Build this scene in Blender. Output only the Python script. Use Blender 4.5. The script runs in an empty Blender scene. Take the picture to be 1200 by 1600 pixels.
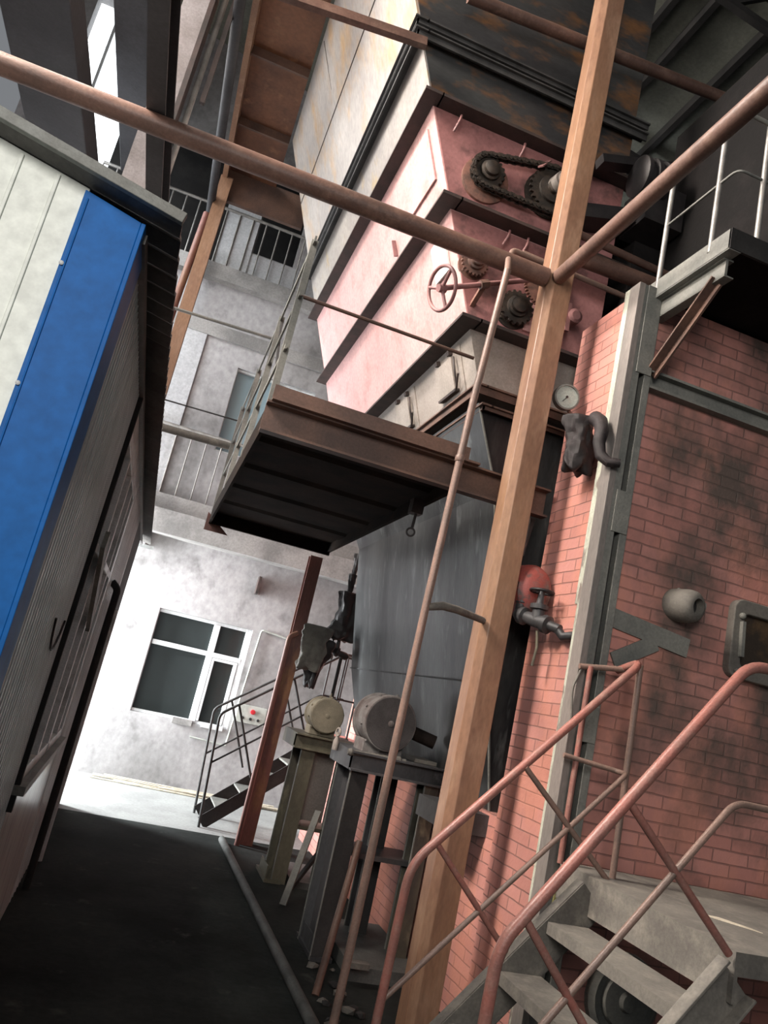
import bpy, bmesh, math, random
from mathutils import Vector, Matrix
random.seed(7)
S = bpy.context.scene
C = S.collection

# ------------------------------------------------------------------ camera
cam_data = bpy.data.cameras.new('camera')
cam_data.sensor_fit = 'HORIZONTAL'
cam_data.sensor_width = 36.0
cam_data.lens = 36.0
cam_data.clip_start = 0.05
cam = bpy.data.objects.new('camera', cam_data)
C.objects.link(cam)
right = Vector((0.92929, -0.29773, 0.21858))
up = Vector((-0.27476, -0.16175, 0.94781))
back = Vector((-0.24684, -0.94085, -0.23212))
cam.matrix_world = Matrix(((right.x, up.x, back.x, 0.0), (right.y, up.y, back.y, 0.0),
                           (right.z, up.z, back.z, 1.6), (0, 0, 0, 1)))
S.camera = cam

# ------------------------------------------------------------------ light and exposure
S.view_settings.view_transform = 'Standard'
S.view_settings.look = 'None'
S.view_settings.gamma = 1.0
S.view_settings.use_curve_mapping = False
S.view_settings.exposure = 0.0
w = bpy.data.worlds.new('sky')
S.world = w
w.use_nodes = True
w.node_tree.nodes['Background'].inputs[0].default_value = (0.90, 0.94, 1.0, 1)
w.node_tree.nodes['Background'].inputs[1].default_value = 0.22

def area(name, loc, target, sx, sy, power, col, spread=180):
    l = bpy.data.lights.new(name, 'AREA')
    l.shape = 'RECTANGLE'; l.size = sx; l.size_y = sy
    l.energy = power; l.color = col; l.spread = math.radians(spread)
    o = bpy.data.objects.new(name, l); C.objects.link(o)
    o.location = loc
    o.rotation_euler = (Vector(target) - Vector(loc)).to_track_quat('-Z', 'Y').to_euler()
    return o
# daylight through the tall windows high on the left side of the hall
area('daylight_high_left', (-3.2, 5.0, 7.3), (2.0, 4.6, 3.2), 4.2, 4.0, 1080, (1.0, 0.93, 0.86), 140)
# added warm fill lamp to brighten the left face of the brick pier
area('pier_fill_light', (-3.2, 3.05, 6.4), (2.1, 3.7, 2.0), 1.2, 2.6, 330, (1.0, 0.87, 0.76), 90)
# daylight through the gate behind the hut, onto the far wall
area('daylight_side_gate', (-3.1, 9.62, 1.9), (0.6, 9.75, 1.0), 1.0, 3.0, 900, (0.95, 0.98, 1.0), 150)
# daylight high in the far left corner, for the galleries
area('daylight_far_corner', (-3.1, 8.6, 6.4), (1.0, 10.2, 4.4), 2.2, 3.0, 200, (0.93, 0.97, 1.0), 150)
# the open hall entrance behind the photographer
area('daylight_entrance', (-1.8, -3.4, 4.3), (0.4, 4.0, 1.8), 2.6, 2.6, 200, (1.0, 0.95, 0.90), 150)

# ------------------------------------------------------------------ materials
def nt_new(name):
    m = bpy.data.materials.new(name); m.use_nodes = True
    t = m.node_tree
    return m, t, t.nodes['Principled BSDF']
def mapping(t, scale, kind='Object'):
    tc = t.nodes.new('ShaderNodeTexCoord'); mp = t.nodes.new('ShaderNodeMapping')
    mp.inputs['Scale'].default_value = scale
    t.links.new(tc.outputs[kind], mp.inputs[0]); return mp
def noise(t, vec, scale, detail=5, rough=0.6):
    n = t.nodes.new('ShaderNodeTexNoise')
    n.inputs['Scale'].default_value = scale; n.inputs['Detail'].default_value = detail
    n.inputs['Roughness'].default_value = rough
    t.links.new(vec.outputs[0], n.inputs['Vector']); return n
def ramp(t, src, a, b, ca=(0, 0, 0, 1), cb=(1, 1, 1, 1)):
    r = t.nodes.new('ShaderNodeValToRGB')
    r.color_ramp.elements[0].position = a; r.color_ramp.elements[1].position = b
    r.color_ramp.elements[0].color = ca; r.color_ramp.elements[1].color = cb
    t.links.new(src, r.inputs[0]); return r
def mixc(t, fac, a, b):
    m = t.nodes.new('ShaderNodeMix'); m.data_type = 'RGBA'
    t.links.new(fac, m.inputs[0])
    for s, v in ((6, a), (7, b)):
        if hasattr(v, 'is_linked') or hasattr(v, 'links'): t.links.new(v, m.inputs[s])
        else: m.inputs[s].default_value = (*v, 1)
    return m.outputs[2]
def bump(t, bs, h, strength=0.3, dist=0.01):
    b = t.nodes.new('ShaderNodeBump'); b.inputs['Strength'].default_value = strength
    b.inputs['Distance'].default_value = dist
    t.links.new(h, b.inputs['Height']); t.links.new(b.outputs[0], bs.inputs['Normal'])
def dirty(name, base, dirt, third=None, scale=3.0, lo=0.42, hi=0.68, rough=0.6, metal=0.0,
          stretch=(1, 1, 1), bstr=0.25, lo3=0.5, hi3=0.7, spec=0.4):
    m, t, bs = nt_new(name)
    mp = mapping(t, stretch)
    n1 = noise(t, mp, scale, 6)
    col = mixc(t, ramp(t, n1.outputs[0], lo, hi).outputs[0], base, dirt)
    n3 = noise(t, mp, scale * 2.7 + 1, 4)
    if third: col = mixc(t, ramp(t, n3.outputs[0], lo3, hi3).outputs[0], col, third)
    n2 = noise(t, mp, scale * 22, 3)
    fine = ramp(t, n2.outputs[0], 0.3, 0.75, (0.80, 0.80, 0.80, 1), (1.1, 1.1, 1.1, 1))
    mm = t.nodes.new('ShaderNodeMix'); mm.data_type = 'RGBA'; mm.blend_type = 'MULTIPLY'
    mm.inputs[0].default_value = 1
    t.links.new(col, mm.inputs[6]); t.links.new(fine.outputs[0], mm.inputs[7])
    t.links.new(mm.outputs[2], bs.inputs['Base Color'])
    bs.inputs['Roughness'].default_value = rough; bs.inputs['Metallic'].default_value = metal
    bs.inputs['Specular IOR Level'].default_value = spec
    bump(t, bs, n2.outputs[0], bstr, 0.006)
    return m
def brick(name):
    m, t, bs = nt_new(name)
    tc = t.nodes.new('ShaderNodeTexCoord'); ge = t.nodes.new('ShaderNodeNewGeometry')
    sp = t.nodes.new('ShaderNodeSeparateXYZ'); sn = t.nodes.new('ShaderNodeSeparateXYZ')
    t.links.new(tc.outputs['Object'], sp.inputs[0]); t.links.new(ge.outputs['True Normal'], sn.inputs[0])
    ab = t.nodes.new('ShaderNodeMath'); ab.operation = 'ABSOLUTE'; t.links.new(sn.outputs[0], ab.inputs[0])
    gt = t.nodes.new('ShaderNodeMath'); gt.operation = 'GREATER_THAN'; gt.inputs[1].default_value = 0.5
    t.links.new(ab.outputs[0], gt.inputs[0])
    mx = t.nodes.new('ShaderNodeMix'); t.links.new(gt.outputs[0], mx.inputs[0])
    t.links.new(sp.outputs[0], mx.inputs[2]); t.links.new(sp.outputs[1], mx.inputs[3])
    cb = t.nodes.new('ShaderNodeCombineXYZ')
    t.links.new(mx.outputs[0], cb.inputs[0]); t.links.new(sp.outputs[2], cb.inputs[1])
    nd = t.nodes.new('ShaderNodeTexNoise'); nd.inputs['Scale'].default_value = 6
    t.links.new(tc.outputs['Object'], nd.inputs['Vector'])
    wob = t.nodes.new('ShaderNodeVectorMath'); wob.operation = 'MULTIPLY_ADD'
    wob.inputs[1].default_value = (0.012, 0.012, 0)
    t.links.new(nd.outputs['Color'], wob.inputs[0]); t.links.new(cb.outputs[0], wob.inputs[2])
    bt = t.nodes.new('ShaderNodeTexBrick')
    bt.inputs['Scale'].default_value = 1.0
    bt.inputs['Brick Width'].default_value = 0.225; bt.inputs['Row Height'].default_value = 0.066
    bt.inputs['Mortar Size'].default_value = 0.0045; bt.inputs['Mortar Smooth'].default_value = 0.4
    bt.inputs['Bias'].default_value = -0.2
    bt.inputs['Color1'].default_value = (0.52, 0.24, 0.205, 1)
    bt.inputs['Color2'].default_value = (0.42, 0.18, 0.15, 1)
    bt.inputs['Mortar'].default_value = (0.29, 0.145, 0.125, 1)
    t.links.new(wob.outputs[0], bt.inputs['Vector'])
    mp = mapping(t, (1, 1, 0.75))
    n1 = noise(t, mp, 1.25, 6, 0.62)
    n2 = noise(t, mp, 2.6, 4)
    n3 = noise(t, mp, 40, 3)
    c = mixc(t, ramp(t, n2.outputs[0], 0.47, 0.60).outputs[0], bt.outputs[0], (0.64, 0.27, 0.19))
    # orange patches keep the joints
    mm = t.nodes.new('ShaderNodeMix'); mm.data_type = 'RGBA'; mm.inputs[0].default_value = 0.5
    t.links.new(bt.outputs[0], mm.inputs[6]); t.links.new(c, mm.inputs[7])
    rr = ramp(t, n1.outputs[0], 0.46, 0.62, (0, 0, 0, 1), (0.80, 0.80, 0.80, 1))
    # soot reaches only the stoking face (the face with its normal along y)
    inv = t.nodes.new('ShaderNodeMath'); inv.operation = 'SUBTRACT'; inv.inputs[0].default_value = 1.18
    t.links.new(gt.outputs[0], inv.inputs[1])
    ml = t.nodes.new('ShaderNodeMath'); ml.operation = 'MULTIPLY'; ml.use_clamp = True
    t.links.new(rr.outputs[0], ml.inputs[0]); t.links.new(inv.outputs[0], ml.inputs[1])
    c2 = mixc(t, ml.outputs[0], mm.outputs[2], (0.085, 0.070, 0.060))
    t.links.new(c2, bs.inputs['Base Color'])
    bs.inputs['Roughness'].default_value = 0.62
    ad = t.nodes.new('ShaderNodeMath'); ad.operation = 'MULTIPLY_ADD'; ad.inputs[1].default_value = -1.0
    t.links.new(bt.outputs['Fac'], ad.inputs[0])
    sc = t.nodes.new('ShaderNodeMath'); sc.operation = 'MULTIPLY'; sc.inputs[1].default_value = 0.35
    t.links.new(n3.outputs[0], sc.inputs[0]); t.links.new(sc.outputs[0], ad.inputs[2])
    bump(t, bs, ad.outputs[0], 0.9, 0.008)
    return m
def glass(name, tint=(0.02, 0.03, 0.03), rough=0.06):
    m, t, bs = nt_new(name)
    bs.inputs['Base Color'].default_value = (*tint, 1); bs.inputs['Roughness'].default_value = rough
    bs.inputs['Specular IOR Level'].default_value = 0.7
    return m

M = {}
M['brick'] = brick('painted_brick')
M['pink'] = dirty('faded_red_oxide_paint', (0.55, 0.32, 0.31), (0.62, 0.39, 0.375), (0.46, 0.26, 0.24), 1.6, 0.4, 0.7, 0.42, 0, (1, 1, 1), 0.08)
M['pinkfront'] = dirty('shaded_sooty_red_oxide', (0.37, 0.175, 0.17), (0.27, 0.12, 0.115), (0.11, 0.065, 0.06), 1.9, 0.4, 0.62, 0.5, 0, (1, 1, 1), 0.1, 0.55, 0.72)  # deeper red puts the front's shade into the paint; soot blotches on top
M['floorpipe'] = dirty('dusty_dark_floor_pipe', (0.10, 0.105, 0.10), (0.05, 0.052, 0.05), None, 4, 0.42, 0.62, 0.7)
M['bin'] = dirty('rusting_galvanised_sheet', (0.40, 0.375, 0.355), (0.27, 0.25, 0.24), (0.42, 0.27, 0.13), 1.3, 0.36, 0.64, 0.42, 0.1, (1, 0.9, 0.4), 0.12, 0.48, 0.74)
M['binlow'] = dirty('grey_undercoat_sheet', (0.36, 0.33, 0.30), (0.25, 0.23, 0.22), (0.36, 0.27, 0.14), 1.8, 0.42, 0.66, 0.45, 0.2, (1, 0.8, 0.5), 0.12, 0.58, 0.74)
M['flange'] = dirty('dark_brown_angle_iron', (0.060, 0.040, 0.036), (0.035, 0.028, 0.026), None, 6, 0.4, 0.6, 0.6)
M['flangeg'] = dirty('dark_grey_channel_iron', (0.055, 0.055, 0.055), (0.03, 0.03, 0.03), None, 6, 0.4, 0.6, 0.6)
M['chute'] = dirty('soot_brushed_steel', (0.085, 0.088, 0.088), (0.028, 0.028, 0.030), (0.17, 0.18, 0.18), 1.5, 0.40, 0.62, 0.38, 0.5, (1.6, 1.6, 0.4), 0.1, 0.58, 0.74)
M['throat'] = dirty('pale_grey_painted_steel', (0.34, 0.30, 0.27), (0.25, 0.22, 0.19), None, 3, 0.4, 0.66, 0.5, 0, (1, 1, 1), 0.1)
M['colpaint'] = dirty('orange_brown_primer', (0.29, 0.165, 0.10), (0.22, 0.12, 0.08), (0.34, 0.21, 0.14), 2.5, 0.4, 0.65, 0.38, 0, (1, 1, 0.3), 0.1)
M['lilac'] = dirty('dusty_lilac_primer', (0.27, 0.245, 0.245), (0.18, 0.155, 0.15), None, 3, 0.4, 0.65, 0.5)
M['redcol'] = dirty('dull_red_primer', (0.17, 0.065, 0.050), (0.10, 0.045, 0.04), (0.20, 0.10, 0.05), 2.5, 0.4, 0.65, 0.5, 0, (1, 1, 0.3), 0.1)
M['pipe'] = dirty('brown_painted_pipe', (0.145, 0.082, 0.064), (0.095, 0.058, 0.047), (0.18, 0.11, 0.085), 3, 0.4, 0.65, 0.45)
M['railred'] = dirty('worn_red_rail_paint', (0.33, 0.13, 0.105), (0.25, 0.12, 0.10), (0.30, 0.17, 0.14), 5, 0.42, 0.62, 0.38)
M['railgrey'] = dirty('scuffed_brown_grey_rail', (0.24, 0.155, 0.125), (0.17, 0.12, 0.10), None, 5, 0.42, 0.62, 0.4)
M['stairgrey'] = dirty('dusty_grey_steel', (0.155, 0.145, 0.128), (0.095, 0.088, 0.08), (0.20, 0.185, 0.16), 3, 0.42, 0.66, 0.75, 0, (1, 1, 1), 0.25)
M['colgrey'] = dirty('weathered_grey_steel', (0.20, 0.20, 0.18), (0.13, 0.135, 0.125), None, 3, 0.42, 0.62, 0.6)
M['colside'] = dirty('grey_pink_primer', (0.21, 0.185, 0.17), (0.15, 0.14, 0.13), None, 3, 0.42, 0.62, 0.6, 0, (1, 1, 0.3), 0.2)
M['peel'] = dirty('peeling_pale_green_paint', (0.46, 0.48, 0.40), (0.20, 0.17, 0.15), (0.32, 0.33, 0.27), 9, 0.54, 0.60, 0.7, 0, (1, 1, 0.35), 0.5)
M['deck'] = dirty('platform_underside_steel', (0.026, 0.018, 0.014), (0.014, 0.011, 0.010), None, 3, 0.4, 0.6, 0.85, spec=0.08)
M['deckbeam'] = dirty('rusty_brown_channel', (0.150, 0.085, 0.062), (0.085, 0.052, 0.042), None, 3, 0.4, 0.62, 0.55)
M['dark'] = dirty('sooty_black_steel', (0.022, 0.021, 0.021), (0.035, 0.033, 0.032), None, 3, 0.45, 0.6, 0.8)
M['soot'] = dirty('matt_soot_black', (0.010, 0.0095, 0.0095), (0.017, 0.015, 0.015), None, 2, 0.45, 0.6, 0.95, spec=0.15)
M['binfront'] = dirty('dark_rust_blotched_plate', (0.050, 0.052, 0.052), (0.034, 0.034, 0.036), (0.15, 0.075, 0.035), 1.2, 0.42, 0.62, 0.5, 0.1, (0.7, 1, 1.6), 0.1, 0.50, 0.68)  # dark grey with rust blotches, for the bin and skirt fronts
M['duct'] = dirty('dark_galvanised_duct', (0.050, 0.050, 0.055), (0.032, 0.032, 0.036), None, 1.5, 0.4, 0.6, 0.6)
M['grease'] = dirty('greasy_black_iron', (0.030, 0.026, 0.022), (0.06, 0.045, 0.035), (0.10, 0.08, 0.06), 25, 0.45, 0.6, 0.30, 0.4, (1, 1, 1), 0.6, 0.62, 0.72)
M['rustiron'] = dirty('brown_cast_iron', (0.20, 0.10, 0.075), (0.09, 0.055, 0.045), None, 12, 0.42, 0.6, 0.5)
M['shaft'] = dirty('dull_steel_shaft', (0.26, 0.24, 0.22), (0.16, 0.14, 0.13), None, 9, 0.4, 0.6, 0.4, 0.5)
M['wheelpink'] = dirty('dusty_pink_cast_iron', (0.30, 0.15, 0.145), (0.20, 0.10, 0.10), None, 8, 0.4, 0.6, 0.5)
M['cream'] = dirty('cream_panel_enamel', (0.80, 0.84, 0.77), (0.785, 0.825, 0.755), None, 1.2, 0.4, 0.7, 0.42, 0, (1, 1, 1), 0.01)
M['blue'] = dirty('blue_enamelled_flashing', (0.010, 0.125, 0.42), (0.012, 0.14, 0.45), None, 1.0, 0.4, 0.7, 0.5, 0, (1, 1, 1), 0.01, spec=0.15)
M['side'] = dirty('glossy_grey_white_panel', (0.80, 0.80, 0.78), (0.68, 0.68, 0.67), None, 1.0, 0.4, 0.7, 0.22, 0.0, (1, 1, 0.2), 0.02, spec=0.8)
M['whiteframe'] = dirty('white_plastic_frame', (0.68, 0.70, 0.71), (0.54, 0.55, 0.56), None, 5, 0.5, 0.7, 0.4, 0, (1, 1, 1), 0.03)
M['alu'] = dirty('dull_aluminium_frame', (0.62, 0.65, 0.65), (0.40, 0.42, 0.41), None, 6, 0.5, 0.66, 0.35, 0.0)
M['roof'] = dirty('dark_corrugated_roof', (0.20, 0.19, 0.18), (0.13, 0.125, 0.12), None, 2, 0.4, 0.6, 0.6, 0.2)
M['rooftrim'] = dirty('grey_roof_edge_trim', (0.26, 0.27, 0.25), (0.18, 0.18, 0.16), None, 4, 0.4, 0.6, 0.5)
M['concrete'] = dirty('grey_plastered_wall', (0.40, 0.39, 0.395), (0.255, 0.25, 0.25), (0.17, 0.165, 0.165), 0.75, 0.42, 0.62, 0.88, 0, (1, 1, 0.8), 0.25, 0.56, 0.76)
M['slab'] = dirty('stained_concrete_slab', (0.33, 0.32, 0.31), (0.21, 0.205, 0.20), None, 2.0, 0.42, 0.62, 0.88)
M['paleplaster'] = dirty('pale_plaster', (0.52, 0.53, 0.54), (0.38, 0.38, 0.40), None, 1.5, 0.42, 0.68, 0.85)
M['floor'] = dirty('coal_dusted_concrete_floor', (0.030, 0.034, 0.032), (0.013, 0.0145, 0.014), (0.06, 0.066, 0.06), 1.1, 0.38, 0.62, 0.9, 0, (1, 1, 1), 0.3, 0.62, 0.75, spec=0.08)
M['floorlit'] = dirty('daylit_grey_floor', (0.30, 0.31, 0.30), (0.22, 0.225, 0.22), None, 1.5, 0.4, 0.62, 0.75)  # paler floor colour stands in for daylight falling past the hut
M['ceil'] = dirty('grey_green_roof_sheet', (0.21, 0.215, 0.18), (0.15, 0.155, 0.13), None, 1.2, 0.4, 0.6, 0.8)
M['steelrail'] = dirty('pale_galvanised_rail', (0.33, 0.32, 0.30), (0.22, 0.21, 0.20), None, 9, 0.42, 0.62, 0.4, 0.3)
M['orangesheet'] = dirty('orange_primed_plate', (0.22, 0.095, 0.050), (0.10, 0.045, 0.030), (0.30, 0.15, 0.08), 1.1, 0.40, 0.60, 0.6, 0, (1, 1, 1), 0.1, 0.58, 0.72)
M['standol'] = dirty('oily_olive_steel', (0.13, 0.12, 0.085), (0.055, 0.052, 0.045), (0.22, 0.20, 0.14), 2.2, 0.38, 0.58, 0.55, 0.1, (1, 1, 0.5), 0.15, 0.60, 0.74)
M['standgr'] = dirty('sooty_blue_grey_steel', (0.095, 0.095, 0.10), (0.045, 0.045, 0.047), (0.16, 0.165, 0.17), 2.2, 0.38, 0.58, 0.5, 0.2, (1, 1, 0.5), 0.15, 0.62, 0.74)
M['motorol'] = dirty('dusty_olive_motor_paint', (0.26, 0.23, 0.17), (0.18, 0.16, 0.12), None, 6, 0.4, 0.6, 0.8)
M['motorgr'] = dirty('dusty_grey_motor_paint', (0.22, 0.21, 0.20), (0.12, 0.095, 0.09), None, 6, 0.4, 0.6, 0.8)
M['motorface'] = dirty('dark_motor_end_cover', (0.075, 0.068, 0.068), (0.05, 0.045, 0.045), None, 6, 0.4, 0.6, 0.7)
M['black'] = dirty('black_rubber', (0.018, 0.016, 0.017), (0.03, 0.027, 0.028), None, 9, 0.4, 0.6, 0.45)
M['bag'] = dirty('sooty_plum_rag', (0.026, 0.019, 0.020), (0.014, 0.011, 0.012), (0.07, 0.06, 0.06), 14, 0.42, 0.6, 0.5, 0, (1, 1, 1), 0.5, 0.62, 0.72)
M['ragg'] = dirty('grey_dusty_sacking', (0.15, 0.15, 0.135), (0.08, 0.075, 0.07), None, 7, 0.4, 0.62, 0.9)
M['dial'] = dirty('pale_green_dial_face', (0.40, 0.47, 0.43), (0.34, 0.40, 0.37), None, 6, 0.4, 0.6, 0.25)
M['tankred'] = dirty('red_and_sooty_tank', (0.27, 0.065, 0.055), (0.15, 0.125, 0.115), (0.09, 0.06, 0.055), 5.0, 0.50, 0.60, 0.5, 0, (1, 1, 1), 0.1, 0.58, 0.68)
M['paper'] = dirty('white_notice_plate', (0.66, 0.66, 0.64), (0.50, 0.50, 0.48), None, 14, 0.45, 0.7, 0.5)
M['redbtn'] = dirty('red_button', (0.55, 0.02, 0.03), (0.45, 0.02, 0.03), None, 9)
M['boxw'] = dirty('off_white_box_enamel', (0.50, 0.53, 0.49), (0.36, 0.38, 0.35), None, 9, 0.45, 0.66, 0.5)
M['straw'] = dirty('pale_bamboo_and_straw', (0.55, 0.50, 0.40), (0.35, 0.31, 0.24), None, 12)
M['yellow'] = dirty('faded_yellow_tape', (0.36, 0.33, 0.12), (0.22, 0.20, 0.10), None, 9)
M['glass'] = glass('dark_window_glass', (0.030, 0.036, 0.036), 0.07)
M['glassup'] = glass('pale_blue_window_glass', (0.20, 0.27, 0.30), 0.15)
M['glasshut'] = glass('pale_reflection_hut_glass', (0.78, 0.82, 0.82), 0.12)  # pale tint stands in for daylight reflected in the hut panes
M['firedark'] = dirty('dark_furnace_mouth', (0.035, 0.025, 0.018), (0.10, 0.06, 0.03), None, 5, 0.5, 0.65, 0.8)
ms, t_, b_ = nt_new('bright_sky_behind_pane')
b_.inputs['Emission Color'].default_value = (0.92, 0.97, 1.0, 1); b_.inputs['Emission Strength'].default_value = 3.0
M['skylit'] = ms

# ------------------------------------------------------------------ mesh helpers
class MB:
    def __init__(self): self.bm = bmesh.new()
    def quad(self, vs):
        v = [self.bm.verts.new(Vector(p)) for p in vs]; self.bm.faces.new(v); return self
    def hexa(self, p):      # p: 4 bottom (ccw), 4 top
        v = [self.bm.verts.new(Vector(q)) for q in p]
        for f in ((3, 2, 1, 0), (4, 5, 6, 7), (0, 1, 5, 4), (1, 2, 6, 5), (2, 3, 7, 6), (3, 0, 4, 7)):
            self.bm.faces.new([v[i] for i in f])
        return self
    def box(self, x0, x1, y0, y1, z0, z1):
        return self.hexa(((x0, y0, z0), (x1, y0, z0), (x1, y1, z0), (x0, y1, z0),
                          (x0, y0, z1), (x1, y0, z1), (x1, y1, z1), (x0, y1, z1)))
    def bar(self, p, q, a, b, upv=(0, 0, 1)):   # rectangular bar: a wide, b tall (towards upv)
        p, q = Vector(p), Vector(q); d = (q - p).normalized()
        u = Vector(upv)
        if abs(d.dot(u)) > 0.98: u = Vector((0, 1, 0))
        s = d.cross(u).normalized(); u = s.cross(d).normalized()
        s *= a / 2; u *= b / 2
        return self.hexa((p - s - u, p + s - u, p + s + u, p - s + u, q - s - u, q + s - u, q + s + u, q - s + u))
    def prism(self, pts, vec):
        vec = Vector(vec)
        a = [self.bm.verts.new(Vector(p)) for p in pts]; b = [self.bm.verts.new(Vector(p) + vec) for p in pts]
        n = len(pts)
        self.bm.faces.new(a[::-1]); self.bm.faces.new(b)
        for i in range(n): self.bm.faces.new((a[i], a[(i + 1) % n], b[(i + 1) % n], b[i]))
        return self
    def sweep(self, pts, radii, seg=12, caps=True):
        pts = [Vector(p) for p in pts]; n = len(pts)
        t0 = (pts[1] - pts[0]).normalized()
        ref = Vector((0, 0, 1)) if abs(t0.z) < 0.9 else Vector((0, 1, 0))
        u = t0.cross(ref).normalized(); rings = []
        for i, p in enumerate(pts):
            if i == 0: d = t0
            elif i == n - 1: d = (pts[-1] - pts[-2]).normalized()
            else: d = ((pts[i] - pts[i - 1]).normalized() + (pts[i + 1] - pts[i]).normalized()).normalized()
            u = (u - d * u.dot(d)).normalized(); v = d.cross(u)
            r = radii[i] if isinstance(radii, (list, tuple)) else radii
            rings.append([self.bm.verts.new(p + (u * math.cos(2 * math.pi * k / seg) + v * math.sin(2 * math.pi * k / seg)) * r) for k in range(seg)])
        for a, b in zip(rings, rings[1:]):
            for k in range(seg): self.bm.faces.new((a[k], a[(k + 1) % seg], b[(k + 1) % seg], b[k]))
        if caps: self.bm.faces.new(rings[0][::-1]); self.bm.faces.new(rings[-1])
        return self
    def tube(self, pts, r, bend=0.05, seg=12):      # pipe with rounded corners
        pts = [Vector(p) for p in pts]; out = [pts[0]]
        for i in range(1, len(pts) - 1):
            a, b, c = pts[i - 1], pts[i], pts[i + 1]
            k = min(bend, (b - a).length * 0.45, (c - b).length * 0.45)
            s = b + (a - b).normalized() * k; e = b + (c - b).normalized() * k
            for j in range(6):
                f = j / 5; out.append(s * (1 - f) ** 2 + b * 2 * f * (1 - f) + e * f * f)
        out.append(pts[-1])
        return self.sweep(out, r, seg)
    def lathe(self, p, axis, prof, seg=24):         # prof: (distance along axis, radius)
        ax = Vector(axis).normalized(); p = Vector(p)
        return self.sweep_prof(p, ax, prof, seg)
    def sweep_prof(self, p, ax, prof, seg):
        ref = Vector((0, 0, 1)) if abs(ax.z) < 0.9 else Vector((0, 1, 0))
        u = ax.cross(ref).normalized(); v = ax.cross(u); rings = []
        for d, r in prof:
            r = max(r, 0.0004)
            rings.append([self.bm.verts.new(p + ax * d + (u * math.cos(2 * math.pi * k / seg) + v * math.sin(2 * math.pi * k / seg)) * r) for k in range(seg)])
        for a, b in zip(rings, rings[1:]):
            for k in range(seg): self.bm.faces.new((a[k], a[(k + 1) % seg], b[(k + 1) % seg], b[k]))
        self.bm.faces.new(rings[0][::-1]); self.bm.faces.new(rings[-1])
        return self
    def ring(self, c, axis, R, r, seg=32, s2=10):
        ax = Vector(axis).normalized(); ref = Vector((0, 0, 1)) if abs(ax.z) < 0.9 else Vector((0, 1, 0))
        u = ax.cross(ref).normalized(); v = ax.cross(u); c = Vector(c); rings = []
        for k in range(seg):
            a = 2 * math.pi * k / seg; d = u * math.cos(a) + v * math.sin(a)
            rings.append([self.bm.verts.new(c + d * (R + r * math.cos(2 * math.pi * j / s2)) + ax * r * math.sin(2 * math.pi * j / s2)) for j in range(s2)])
        for k in range(seg):
            a, b = rings[k], rings[(k + 1) % seg]
            for j in range(s2): self.bm.faces.new((a[j], a[(j + 1) % s2], b[(j + 1) % s2], b[j]))
        return self
    def ball(self, c, r, sx=1, sy=1, sz=1):
        bmesh.ops.create_uvsphere(self.bm, u_segments=12, v_segments=8, radius=r,
                                  matrix=Matrix.Translation(Vector(c)) @ Matrix.Diagonal((sx, sy, sz, 1)))
        return self
    def gear(self, c, axis, R, teeth, th, depth=0.02, hole=0.0):
        ax = Vector(axis).normalized(); ref = Vector((0, 0, 1)) if abs(ax.z) < 0.9 else Vector((0, 1, 0))
        u = ax.cross(ref).normalized(); v = ax.cross(u); c = Vector(c); pts = []
        for k in range(teeth):
            for f, r in ((0.0, R - depth), (0.22, R - depth), (0.38, R), (0.72, R), (0.9, R - depth)):
                a = 2 * math.pi * (k + f) / teeth
                pts.append(c + (u * math.cos(a) + v * math.sin(a)) * r - ax * th / 2)
        return self.prism(pts, ax * th)
    def build(self, name, mat, parent=None, bevel=0.0, smooth=False):
        bmesh.ops.recalc_face_normals(self.bm, faces=self.bm.faces)
        me = bpy.data.meshes.new(name); self.bm.to_mesh(me); self.bm.free()
        me.materials.append(M[mat] if isinstance(mat, str) else mat)
        if smooth:
            for p in me.polygons: p.use_smooth = True
            try: me.set_sharp_from_angle(angle=math.radians(40))
            except Exception: pass
        o = bpy.data.objects.new(name, me); C.objects.link(o)
        if parent:
            o.parent = parent; off = Vector((0, 0, 0)); q = parent
            while q: off += q.location; q = q.parent
            o.location = -off
        if bevel:
            b = o.modifiers.new('bevel', 'BEVEL'); b.width = bevel; b.segments = 2; b.limit_method = 'ANGLE'
        return o
def thing(name, label, cat, loc, group=None):
    o = bpy.data.objects.new(name, None); o.empty_display_size = 0.1; C.objects.link(o)
    o.location = loc; o['label'] = label; o['category'] = cat
    if group: o['group'] = group
    return o
def tag(o, label, cat, group=None, kind=None):
    o['label'] = label; o['category'] = cat
    if group: o['group'] = group
    if kind: o['kind'] = kind
    return o
def struct(o, label=None):
    o['kind'] = 'structure'
    if label: o['label'] = label
    return o

# ================================================================== SETTING
YW = 10.2     # far wall plane
XL = -3.3     # left wall plane
m = MB().box(-3.5, 9, -6, 8.0, -0.2, 0.0); struct(m.build('floor', 'floor'), 'coal-dusted concrete floor of the boiler hall')
m = MB().box(-3.5, 9, 8.0, 10.6, -0.2, 0.0); struct(m.build('floor', 'floorlit'), 'grey floor strip along the far wall, coloured paler as daylit')
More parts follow.
